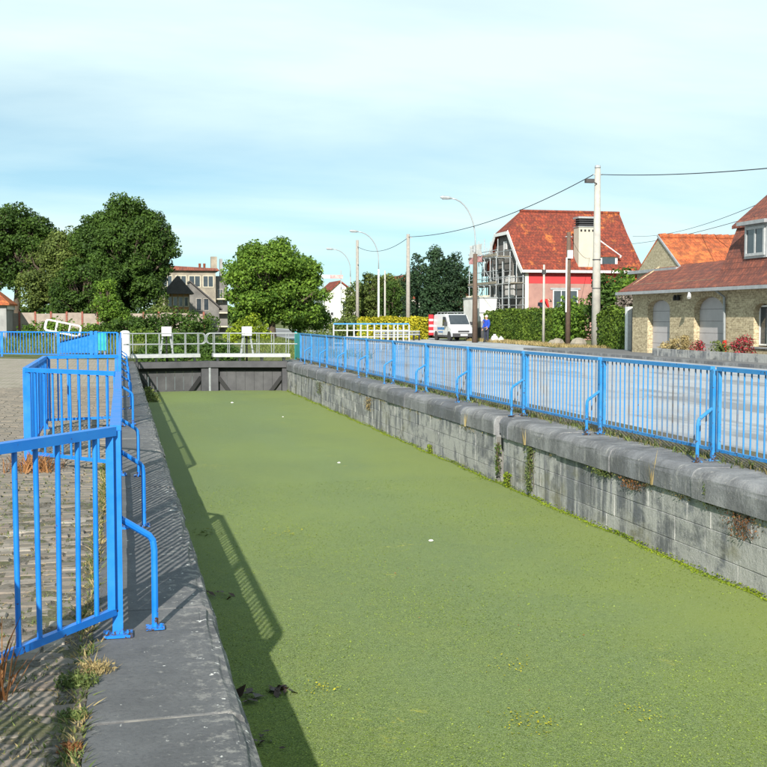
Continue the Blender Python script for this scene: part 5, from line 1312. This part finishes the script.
for k in range(13):
    x0 = -8.6+1.15*k
    MB().box(x0, x0+1.0, 91.0, 91.1, -0.03, 1.95+0.05*math.sin(k*2)).build('panel', 'wall_concrete', gw)
    MB().box(x0+1.005, x0+1.145, 90.95, 91.15, -0.03, 2.08).build('pillar', 'red_brick', gw, uv=True)

# tall cream block between the trees
tb = thing('apartment_block', (8, 126, 0), 'shabby grey-brown building with red roof and chimneys between the two big trees', 'building')
MB().box(4.0, 10.0, 126, 134, 0, 6.7).build('wall', 'old_render', tb)
MB().box(10.0, 11.4, 127.5, 134, 0, 6.2).build('wing_wall', 'dark_render', tb)
mb = MB(); mb.prism([(3.6, 6.7), (10.4, 6.7), (10.2, 6.95), (4.2, 7.25)], 'y', 125.6, 134.4); mb.build('roof', 'roof_brown', tb, uv=True)
c1 = MB().box(9.6, 10.25, 127.0, 127.9, 6.6, 8.3).build('chimney', 'old_render', tb)
MB().box(10.6, 10.9, 127.6, 128.4, 6.0, 8.1).build('chimney', 'grey_render', tb)
for x in (8.4, 8.9): MB().lathe([(0.12, 0), (0.14, 0.5)], (x, 127.4, 7.05), 8).build('chimney_pot', 'roof_orange', tb)
for (a, b, z0, z1) in ((4.3, 5.4, 4.9, 6.2), (5.7, 6.9, 4.9, 6.2), (7.1, 8.4, 4.9, 6.2), (8.6, 9.8, 4.9, 6.2), (8.7, 9.3, 2.9, 4.1), (7.4, 8.2, 2.6, 3.8), (10.3, 10.9, 3.2, 4.8)):
    pl_ = 125.995 if b < 10 else 127.495
    pane_window(tb, 'y-', a, b, z0, z1, pl_, mat='cream' if z0 > 4.5 else 'grey_wood', frame=0.09)
for k in range(3): MB().box(9.9, 11.3, 126.5, 127.4, 0.6+1.5*k, 0.75+1.5*k).build('balcony', 'cream', tb)
ch = thing('chalet', (4.9, 105, 0), 'small ochre timber chalet with dark roof below the shabby building', 'chalet')
MB().box(3.9, 6.0, 105, 108, 0, 3.9).build('wall', 'ochre', ch)
mb = MB(); mb.prism([(3.5, 3.75), (6.4, 3.75), (4.95, 5.4)], 'y', 104.5, 108.3); mb.build('roof', 'slate', ch)
for k in range(4): pane_window(ch, 'y-', 4.05+0.48*k, 4.45+0.48*k, 2.6, 3.5, 104.995, mat='cream', mull=0)
for k in range(5): MB().bar((3.95+0.5*k, 104.96, 0), (3.95+0.5*k, 104.96, 3.9), 0.08, 0.05).build('timber_post', 'plank', ch)
sg2 = thing('gabled_shed', (8.0, 112, 0), 'grey rendered gabled house with two dark windows beside the chalet', 'house')
mb = MB(); mb.prism([(6.4, 0), (9.2, 0), (9.2, 2.6), (6.6, 4.9), (6.4, 4.9)], 'y', 112, 117); mb.build('wall', 'dark_render', sg2)
mb = MB(); mb.hexa([(9.5, 111.7, 2.35), (9.5, 117.3, 2.35), (6.45, 117.3, 5.05), (6.45, 111.7, 5.05), (9.5, 111.7, 2.5), (9.5, 117.3, 2.5), (6.45, 117.3, 5.2), (6.45, 111.7, 5.2)]); mb.build('roof', 'slate', sg2)
for x in (7.0, 7.7): pane_window(sg2, 'y-', x, x+0.55, 2.3, 3.5, 111.995, mat='grey_wood', mull=0)

# far white house and signs at the end of the road
fh = thing('far_house', (28, 152, 0), 'far white gabled house with red roof at the end of the road', 'house')
mb = MB(); mb.prism([(26.6, 0), (31.0, 0), (31.0, 4.6), (28.6, 6.4), (26.6, 4.6)], 'y', 152, 160); mb.build('wall', 'cream_light', fh)
mb = MB(); mb.hexa([(28.6, 151.7, 6.45), (31.6, 151.7, 4.2), (31.6, 160, 4.2), (28.6, 160, 6.45), (28.6, 151.7, 6.65), (31.6, 151.7, 4.4), (31.6, 160, 4.4), (28.6, 160, 6.65)]); mb.hexa([(28.6, 151.7, 6.45), (26.1, 151.7, 4.2), (26.1, 160, 4.2), (28.6, 160, 6.45), (28.6, 151.7, 6.65), (26.1, 151.7, 4.4), (26.1, 160, 4.4), (28.6, 160, 6.65)]); mb.build('roof', 'roof_red', fh, uv=True)
pane_window(fh, 'y-', 28.9, 29.8, 2.0, 3.9, 151.995); pane_window(fh, 'y-', 27.0, 27.9, 1.0, 2.4, 151.995)
f2 = thing('far_house', (36.5, 150, 0), 'distant red roofed house half hidden between lamp post and cypresses', 'house')
MB().box(34.0, 40.0, 150, 158, 0, 4.2).build('wall', 'cream_light', f2)
mb = MB(); mb.prism([(33.6, 4.2), (40.4, 4.2), (37.0, 7.4)], 'y', 149.6, 158.4); mb.build('roof', 'roof_red', f2, uv=True)
pane_window(f2, 'y-', 36.2, 37.4, 2.0, 3.4, 149.995)
for i, (x, y, z0, z1, w) in enumerate([(23.8, 138, 1.6, 2.7, 1.5), (22.6, 137, 0.7, 1.5, 1.1)]):
    s_ = thing('road_sign', (x, y, 0), ['larger white direction sign in front of the far house', 'smaller low white sign beside the road before the far house'][i], 'sign', 'signs at the end of the road')
    MB().box(x, x+w, y, y+0.05, z0, z1).build('board', 'white_paint', s_)
    MB().tube([(x+w/2, y+0.09, -0.03), (x+w/2, y+0.09, z1)], 0.04, 6).build('post', 'galv', s_)
    for k in range(3 if i == 0 else 1): MB().box(x+w*(0.15+0.27*k), x+w*(0.34+0.27*k), y-0.006, y-0.001, z0+0.35, z0+0.7).build('lettering_mark', 'dark', s_)
gb = thing('height_bar', (24.5, 128, 0), 'pale red and white bar carried high over the road on a thin mast', 'barrier')
MB().tube([(24.2, 128, -0.03), (24.2, 128, 7.0)], 0.06, 8).build('mast', 'galv', gb)
for k, mt in enumerate(('pink_sheet', 'white_paint', 'pink_sheet')): MB().box(20.1+1.45*k, 21.5+1.45*k, 127.9, 128.1, 6.05, 6.45).build('bar_section', mt, gb)

# trees
def lumpy(boxes, n, seed):
    """break a few big masses into many uneven lobes: boxes (dx,dy,z,rx,ry,rz)"""
    r = np.random.default_rng(seed); out = []
    for (dx, dy, z, rx, ry, rz) in boxes:
        out.append((dx, dy, z, rx*0.80, ry*0.80, rz*0.80))
        for k in range(n):
            d = r.normal(size=3); d /= np.linalg.norm(d); q = r.uniform(0.26, 0.44)
            out.append((dx+d[0]*rx*0.74, dy+d[1]*ry*0.74, z+d[2]*rz*0.74, rx*q, ry*q, rz*q*0.9))
        for k in range(n):
            d = r.normal(size=3); d /= np.linalg.norm(d); d[2] = abs(d[2])*0.9-0.15; q = r.uniform(0.10, 0.20)
            out.append((dx+d[0]*rx*1.0, dy+d[1]*ry*1.0, z+d[2]*rz*1.02, rx*q*1.3, ry*q*1.3, rz*q*0.8))
    return out
tree('oak_tree', 'broad dark green tree, the tallest, left of the shabby building', (0.35, 97, 0), lumpy([(0.0, 0, 7.6, 3.7, 3.0, 3.4), (-1.7, 0, 8.2, 2.1, 2, 2.0), (1.7, 0, 8.4, 2.3, 2, 2.0), (1.5, -0.5, 6.2, 2.6, 2.2, 2.9), (0, -1.0, 4.2, 2.9, 2.2, 2.4)], 11, 1), 'leaf_dark', 0.17, 150, 0.55, 1, 3.4, 0.45)
tree('oak_tree', 'dark tree with open spreading top at the left edge', (-8.6, 103, 0), lumpy([(-0.4, 0, 9.0, 3.2, 2.4, 2.3), (-1.8, 0, 6.2, 3.4, 3, 2.8), (2.4, 0, 7.6, 2.4, 2.0, 1.5), (4.2, 0, 7.8, 1.2, 1.2, 0.7)], 6, 2), 'leaf_dark', 0.17, 130, 0.5, 2, 4.5, 0.4)
tree('lime_tree', 'yellowish green rounded tree in front of the dark left trees', (-4.8, 98, 0), lumpy([(0, 0, 6.2, 2.3, 2.2, 2.6), (-0.6, -0.3, 4.0, 2.5, 2.0, 2.4), (1.4, 0, 4.4, 1.6, 1.6, 2.0)], 6, 3), 'leaf_olive', 0.17, 140, 0.5, 3, 2.5, 0.3)
tree('sycamore_tree', 'dense dark low tree between the lime tree and the tallest oak', (-2.6, 93.5, 0), lumpy([(0, 0, 3.6, 2.6, 2.0, 2.9), (1.2, 0, 5.0, 1.6, 1.5, 1.7), (-1.5, 0, 2.3, 1.8, 1.5, 2.0)], 6, 4), 'leaf_dark', 0.16, 150, 0.45, 4, 1.5, 0.25)
tree('maple_tree', 'brighter green leafy tree before the concrete garden wall', (-1.0, 89.5, 0), lumpy([(0, 0, 2.8, 1.1, 1.1, 2.0), (0.5, 0, 1.4, 1.3, 1.1, 1.3)], 5, 5), 'leaf_mid', 0.14, 170, 0.36, 5, 1.2, 0.14)
tree('chestnut_tree', 'round bright green tree standing alone right of the shabby building', (10.1, 79, 0), lumpy([(-0.1, 0, 4.2, 2.9, 2.8, 2.8), (-1.1, -0.5, 3.0, 2.0, 1.6, 1.9), (1.5, -0.3, 3.2, 2.1, 1.8, 2.1), (-0.9, 0, 5.0, 1.7, 1.6, 1.5)], 10, 16), 'leaf_mid', 0.15, 160, 0.48, 6, 1.9, 0.3)
tree('hazel_tree', 'smaller green tree behind the right flank of the round tree', (13.0, 85, 0), lumpy([(0, 0, 2.9, 1.7, 1.6, 2.0), (0.7, 0, 1.4, 1.4, 1.3, 1.3)], 6, 7), 'leaf_mid', 0.15, 150, 0.42, 7, 1.4, 0.15)
tree('willow_tree', 'greyish green bushy tree behind the white street lamp', (23.6, 110, 0), lumpy([(0, 0, 3.7, 2.6, 2.0, 2.4), (-0.7, 0, 2.2, 2.2, 1.6, 1.9), (1.8, 0, 4.2, 1.9, 1.6, 1.8)], 5, 8), 'leaf_olive', 0.17, 130, 0.48, 8, 1.8, 0.2)
tree('willow_tree', 'dark mixed tree between white street lamp and pale wooden pole', (24.6, 104, 0), lumpy([(0, 0, 3.2, 1.6, 1.4, 2.0), (0.4, 0, 1.7, 1.8, 1.4, 1.5)], 5, 9), 'leaf_dark', 0.15, 140, 0.42, 9, 1.5, 0.15)
for i, (x, y, h, w, lb) in enumerate([(23.7, 92, 6.9, 1.0, 'narrow cypress nearest the pale wooden pole'), (25.2, 91, 7.3, 1.35, 'tallest dark cypress in the middle of the group'), (26.9, 92, 6.9, 1.2, 'broad dark cypress right of the tallest one'), (28.3, 93, 5.6, 0.9, 'lowest cypress of the group, next to the red brick outbuilding')]):
    lobes = [(random.uniform(-.2, .2), 0, h*f, w*g, w*g, h*0.22) for f, g in ((0.2, 1.15), (0.42, 1.15), (0.62, 0.95), (0.80, 0.6))]
    tree('cypress', lb, (x, y, 0), lobes, 'leaf_cypress', 0.15, 170, 0.42, 60+i, h*0.5, 0.18, 'dark cypresses behind the golden hedge')
# banks and shrubs behind the gate
bush('bramble', 'dark bramble bank under the shabby building behind the left gate leaf', (3.6, 86, 0), [(0, 0, 0.8, 3.4, 1.5, 1.1), (-3, 0, 0.7, 2.0, 1.2, 0.9)], 'leaf_dark', 0.13, 130, 0.45, 71)
bush('elder', 'yellow green bush seen through the right gate railing', (8.4, 76, -0.1), [(0, 0, 0.8, 1.2, 1.0, 1.0), (-1.1, 0, 0.5, 0.8, 0.8, 0.6)], 'leaf_bright', 0.11, 160, 0.35, 72)
bush('reeds_bush', 'rank green growth on the canal bank behind the left gate leaf', (1.2, 66, -0.5), [(0, 0, 0.6, 0.9, 3.0, 0.8), (2.0, 8, 0.5, 1.4, 2, 0.7)], 'leaf_hedge', 0.11, 120, 0.35, 73)
bush('channel_reeds', 'tall rank weeds filling the silted channel right behind the gates', (3.0, 52, -0.55), [(-1.2, 0, 0.35, 1.0, 3.5, 0.6), (1.4, 3, 0.35, 1.1, 4.0, 0.6), (0.2, 10, 0.5, 2.2, 4.0, 0.7)], 'leaf_dark', 0.11, 110, 0.35, 78)
bush('meadow_bush', 'pale green bank shrub at the road side beyond the right gate leaf', (11.2, 66, 0), [(0, 0, 0.3, 1.2, 2.5, 0.45)], 'leaf_olive', 0.10, 120, 0.3, 74)
bush('garden_bush', 'low green shrubs in front of the concrete garden wall at the left', (-5.0, 86.5, 0), [(0, 0, 0.5, 2.2, 1.0, 0.8), (3.2, 0, 0.4, 1.6, 0.9, 0.6)], 'leaf_mid', 0.12, 130, 0.4, 75)
bush('orchard_bush', 'grey green small tree before the ochre chalet', (4.6, 93, 0), [(0.3, 0, 1.2, 0.5, 0.5, 1.0), (1.8, 0, 1.0, 0.5, 0.5, 0.9), (-1.6, 0, 1.7, 0.9, 0.8, 1.2)], 'leaf_olive', 0.13, 130, 0.4, 76)
bush('roadside_bush', 'olive shrubs beside the road under the far white house', (19.2, 100, 0), [(0, 0, 0.7, 1.3, 1.5, 0.8), (1.4, 4, 0.8, 1.0, 1.3, 0.8)], 'leaf_olive', 0.14, 120, 0.45, 77)
m = MB()
for k in range(1600):
    y = rng0.uniform(44, 80); x = rng0.uniform(6.4, 9.6)+max(0, (y-60))*0.06
    blades(m, (x, y, -0.03), 2, 0.3, 0.15, rng0, 0.02)
tag(m.build('bank_grass', 'weed', fix=False), 'green grass on the bank right of the gates', 'grass', kind='stuff')
m = MB()
for k in range(900):
    blades(m, (rng0.uniform(-9, 1), rng0.uniform(56, 84), -0.03), 3, 0.45, 0.3, rng0, 0.02)
tag(m.build('meadow_grass', 'weed', fix=False), 'long meadow grass beyond the cross railing', 'grass', kind='stuff')

# far tree line closing the horizon
rngf = np.random.default_rng(99); Cc = []; Rr = []
for k in range(260):
    a = R(-14)+R(62)*k/260; d = 330+rngf.uniform(-20, 20)
    Cc.append((d*math.sin(a), d*math.cos(a), rngf.uniform(0.5, 3.6))); Rr.append(rngf.uniform(2.0, 3.6))
P_, N_ = clumps_points(Cc, Rr, 9, rngf); tl = leaves_obj('treeline', leaf_mesh('treeline', P_, N_, 0.75, rngf), 'leaf_dark', None, (0, 0, 0))
tag(tl, 'distant wood closing the horizon', 'wood', kind='stuff')

# ------------------------------------------------------------------ small growth and litter on the lock
m = MB()
for k in range(1500):
    y = rng0.uniform(8, 43) if k > 700 else rng0.uniform(8, 20); blades(m, (FX+rng0.normal()*0.05+0.06, y, -0.02), 1, 0.09, 0.05, rng0, 0.004)
tag(m.build('dry_grass', 'crevice', fix=False), 'dry grass growing along the foot of the long road-side railing', 'grass', kind='stuff')
m = MB()
for k in range(420):
    blades(m, (FX+rng0.normal()*0.06+0.05, rng0.uniform(8, 30), -0.02), 3, 0.10, 0.05, rng0, 0.007)
tag(m.build('green_weeds', 'weed', fix=False), 'green weeds sprouting under the long road-side railing', 'weeds', kind='stuff')
# weeds in paver joints
m = MB(); m2 = MB()
for k in range(2600):
    y = 3.6+8.5*rng0.random()**1.4; x = -0.2-rng0.random()*(0.25*y+0.1)
    (blades(m, (x, y, -0.01), 5, 0.028, 0.035, rng0, 0.003, 0.9) if rng0.random() < 0.55 else blades(m2, (x, y, -0.01), 5, 0.024, 0.035, rng0, 0.003, 1.0))
for k in range(700):
    y = 3.5+9*rng0.random(); x = -0.185+rng0.normal()*0.02
    (blades(m, (x, y, -0.012), 4, 0.045, 0.03, rng0, 0.004, 0.8) if rng0.random() < 0.5 else blades(m2, (x, y, -0.012), 4, 0.04, 0.03, rng0, 0.004, 0.9))
tag(m.build('joint_weeds', 'weed', fix=False), 'green weeds in the joints of the quay pavers', 'weeds', kind='stuff')
tag(m2.build('joint_moss', 'leaf_dry', fix=False), 'brown dried growth in the joints of the quay pavers', 'weeds', kind='stuff')
def clump(name, label, loc, n, h, spread, mat, seed, w=0.006, lean=0.6, cat='weed', group=None, leafy=0):
    r = np.random.default_rng(seed); m = MB(); blades(m, loc, n, h, spread, r, w, lean)
    if leafy:
        for _ in range(leafy):
            a = r.uniform(0, 6.28); q = r.uniform(0, spread); c = np.array([loc[0]+q*math.cos(a), loc[1]+q*math.sin(a), loc[2]+r.uniform(0.1, 1.0)*h]); s_ = r.uniform(0.006, 0.013)
            d = r.normal(size=3); d /= np.linalg.norm(d); e = np.cross(d, r.normal(size=3)); e /= np.linalg.norm(e)
            m.add([tuple(c-d*s_), tuple(c+e*s_*.5), tuple(c+d*s_), tuple(c-e*s_*.5)], [(0, 1, 2, 3)])
    return tag(m.build(name, mat, origin=loc, fix=False), label, cat, group)
clump('weed_clump', 'green and straw weed clump growing from the joint beside the near quay stone', (-0.20, 4.95, -0.015), 170, 0.06, 0.09, 'weed', 1, 0.003, leafy=420)
clump('weed_clump', 'dry straw weed next to the green clump at the near quay stone', (-0.13, 5.12, -0.015), 170, 0.06, 0.09, 'leaf_dry', 2, 0.0025, leafy=200)
clump('weed_clump', 'grey green weed in the paver joint close to the camera', (-0.21, 4.55, -0.015), 90, 0.04, 0.06, 'weed', 3, 0.003, leafy=220)
clump('red_weed', 'reddish wilted weed at the very near paver edge', (-0.20, 4.2, -0.015), 120, 0.04, 0.05, 'leaf_rust', 4, 0.003, leafy=120)
clump('stalk_weed', 'tall dry stalks with orange brown leaves in front of the near railing', (-0.50, 4.85, -0.015), 26, 0.34, 0.09, 'leaf_rust', 5, 0.004, 0.35, leafy=40)
clump('stalk_weed', 'orange leaved weed at the foot of the angled railing panel', (-0.9, 12.2, -0.01), 220, 0.16, 0.35, 'leaf_rust', 6, 0.007, leafy=120)
# wall plants
def hanging(name, label, y, z, n, drop, width, mat, seed, size=0.014):
    r = np.random.default_rng(seed); t = thing(name, (CX1, y, z), label, 'wall plant', 'plants on the lock wall')
    P = []; Nn = []; mb = MB()
    for s_ in range(7):
        yy_ = y+r.normal()*width*0.4; d_ = drop*r.uniform(0.5, 1.0)
        mb.tube([(CX1-0.01, yy_, z), (CX1-0.035, yy_+r.normal()*0.03, z-d_*0.5), (CX1-0.02, yy_+r.normal()*0.05, z-d_)], 0.004, 5)
    for _ in range(n*2):
        f = r.random(); P.append((CX1-r.uniform(0.0, 0.07), y+r.normal()*width*(0.6-0.15*f), z-f*drop)); Nn.append(np.array([-1, 0, 0.5])+r.normal(size=3)*0.6)
    mb.build('stem', 'bark', t)
    leaves_obj('foliage', leaf_mesh('foliage', np.array(P), np.array(Nn), size, r, off=(CX1, y, z)), mat, t, (CX1, y, z))
hanging('ivy', 'dark ivy trailing down the wall joint to the water', 15.75, -0.30, 380, 0.66, 0.13, 'weed', 1)
hanging('ivy', 'thin ivy strand in the wall slot left of the trailing ivy', 17.2, -0.4, 160, 0.5, 0.09, 'leaf_hedge', 2)
hanging('wall_fern', 'bright green fern at the waterline below the wall slot', 16.75, -0.82, 190, 0.22, 0.11, 'leaf_bright', 3)
hanging('wall_fern', 'small green fern under the coping nearest the camera', 10.55, -0.10, 90, 0.24, 0.03, 'weed', 4, 0.011)
hanging('wall_weed', 'rusty dead weed under the nearest coping stone', 9.9, -0.33, 150, 0.22, 0.30, 'leaf_rust', 5, 0.010)
hanging('wall_weed', 'mixed brown weed in the coping joint by the second post', 12.3, -0.31, 140, 0.12, 0.30, 'leaf_rust', 6, 0.010)
hanging('wall_weed', 'green weed strip in the coping joint below the third post', 13.2, -0.30, 170, 0.09, 0.35, 'weed', 7, 0.011)
hanging('wall_fern', 'bright green tuft at the waterline under the middle of the railing', 21.3, -0.88, 150, 0.18, 0.12, 'leaf_bright', 8)
hanging('wall_weed', 'straw coloured weed patch on the far part of the wall', 27.0, -0.35, 160, 0.3, 0.35, 'leaf_dry', 9)
hanging('wall_weed', 'olive weed patch on the farthest part of the wall', 34.0, -0.35, 160, 0.35, 0.5, 'leaf_olive', 10)
for i, (y, h) in enumerate([(11.75, 0.26), (15.9, 0.2), (18.9, 0.16)]):
    clump('wall_stalk', ['dry upright stalk on the coping joint nearest the camera', 'dry upright stalks above the trailing ivy', 'short straw stalks on the coping beyond the wall slot'][i], (5.735, y, -0.30), 10, h*1.4, 0.03, 'leaf_dry', 40+i, 0.004, 0.12, group='stalks on the coping')
rw = np.random.default_rng(77); Pw = []; Nw = []
for k in range(70):
    yc = 7+30*rw.random()**1.5; lc = rw.uniform(0.05, 0.45)
    for q in range(int(90*lc)): Pw.append((CX1-rw.uniform(0, 0.045), yc+rw.normal()*lc*0.5, -0.302-abs(rw.normal())*0.035)); Nw.append(rw.normal(size=3)+np.array([-0.6, 0, 0.5]))
jo = leaves_obj('crevice_weeds', leaf_mesh('crevice_weeds', np.array(Pw), np.array(Nw), 0.011, rw), 'crevice', None, (0, 0, 0))
tag(jo, 'brown and green weeds rooted in the crack under the coping of the road-side wall', 'weeds', kind='stuff')
rd = np.random.default_rng(31); nd = 90000
yd = 5.0+13.0*rd.random(nd)**1.6; xd = 0.55+5.2*rd.random(nd)
keep = (np.sin(xd*2.3+yd*0.7)+np.sin(yd*1.7-xd*0.9)+rd.normal(size=nd)*1.2) > -0.4
xd, yd = xd[keep], yd[keep]; nd = len(xd)
fr = leaves_obj('duckweed_fronds', leaf_mesh('duckweed_fronds', np.stack([xd, yd, WATER+0.003+rd.random(nd)*0.004], 1), np.stack([rd.normal(size=nd)*0.35, rd.normal(size=nd)*0.35, np.ones(nd)], 1), 0.0055, rd, 0.7), 'frond', None, (0, 0, 0))
tag(fr, 'tiny duckweed fronds crowding the water surface', 'duckweed', kind='stuff')
# floating bits
def proj_pt(px, py):
    up = Vector((math.cos(YAW), -math.sin(YAW), 0)).cross(fwd); r_ = Vector((math.cos(YAW), -math.sin(YAW), 0))
    d = fwd+r_*((px-383.5)/1150)-up*((py-383.5)/1150); return Vector((0, 0, CAM_H))+d*((WATER-CAM_H)/d.z)
for i, (px, py, s_, lb) in enumerate([(431, 541, 0.03, 'small white float on the duckweed nearest the camera'), (339, 463, 0.03, 'small white float in the middle of the duckweed'), (232, 403, 0.05, 'white float on the duckweed before the gates'), (283, 417, 0.025, 'tiny white float between gate and railing shadow')]):
    p = proj_pt(px, py)
    m = MB().lathe([(s_*0.4, -0.01), (s_, 0.004), (s_*0.95, s_*0.35), (s_*0.4, s_*0.6), (s_*0.05, s_*0.66)], tuple(p), 10)
    m.v = [(a+random.uniform(-.2, .2)*s_, b+random.uniform(-.2, .2)*s_, c) for a, b, c in m.v]
    tag(m.build('float', 'shell', origin=tuple(p), smooth=True), lb, 'litter', 'white bits floating on the duckweed')
def floating_leaves(label, px, py, n, sp, seed, mat='rotten', size=0.05):
    r = np.random.default_rng(seed); p = proj_pt(px, py); P = []; Nn = []
    for _ in range(n): P.append((p.x+r.normal()*sp, p.y+r.normal()*sp*1.3, WATER+0.012+abs(r.normal())*0.012)); Nn.append(np.array([0, 0, 1])+r.normal(size=3)*0.35)
    o = leaves_obj('dead_leaves', leaf_mesh('dead_leaves', np.array(P), np.array(Nn), size, r, 0.5, off=tuple(p)), mat, None, tuple(p)); tag(o, label, 'leaves', 'floating plant litter', 'stuff')
floating_leaves('dark rotten leaves floating at the shadow edge near the quay', 278, 692, 16, 0.045, 1)
floating_leaves('rotten leaves in the shade close under the quay edge', 250, 700, 12, 0.06, 2)
floating_leaves('dark scraps in the shade below the near quay corner', 262, 742, 12, 0.05, 3, size=0.03)
floating_leaves('dark scraps under the quay by the railing shadow', 216, 596, 14, 0.07, 4, size=0.03)
floating_leaves('green floating weed in the shade under the railing', 205, 533, 30, 0.10, 5, 'weed', 0.025)
floating_leaves('yellow weed scraps on the open duckweed in the foreground', 515, 668, 45, 0.10, 6, 'leaf_yellow', 0.010)
floating_leaves('yellow weed scraps near the middle of the lock', 290, 533, 40, 0.14, 7, 'leaf_yellow', 0.012)
floating_leaves('largest patch of yellow weed scraps in the foreground duckweed', 530, 724, 150, 0.11, 8, 'leaf_yellow', 0.009)
floating_leaves('yellow weed scraps in the foreground towards the road-side wall', 640, 715, 70, 0.10, 9, 'leaf_yellow', 0.009)
floating_leaves('yellow weed scraps just outside the quay shadow', 322, 690, 60, 0.07, 10, 'leaf_yellow', 0.009)
floating_leaves('scattered brown leaf crumbs on the middle of the duckweed', 420, 600, 40, 0.9, 11, 'leaf_rust', 0.008)
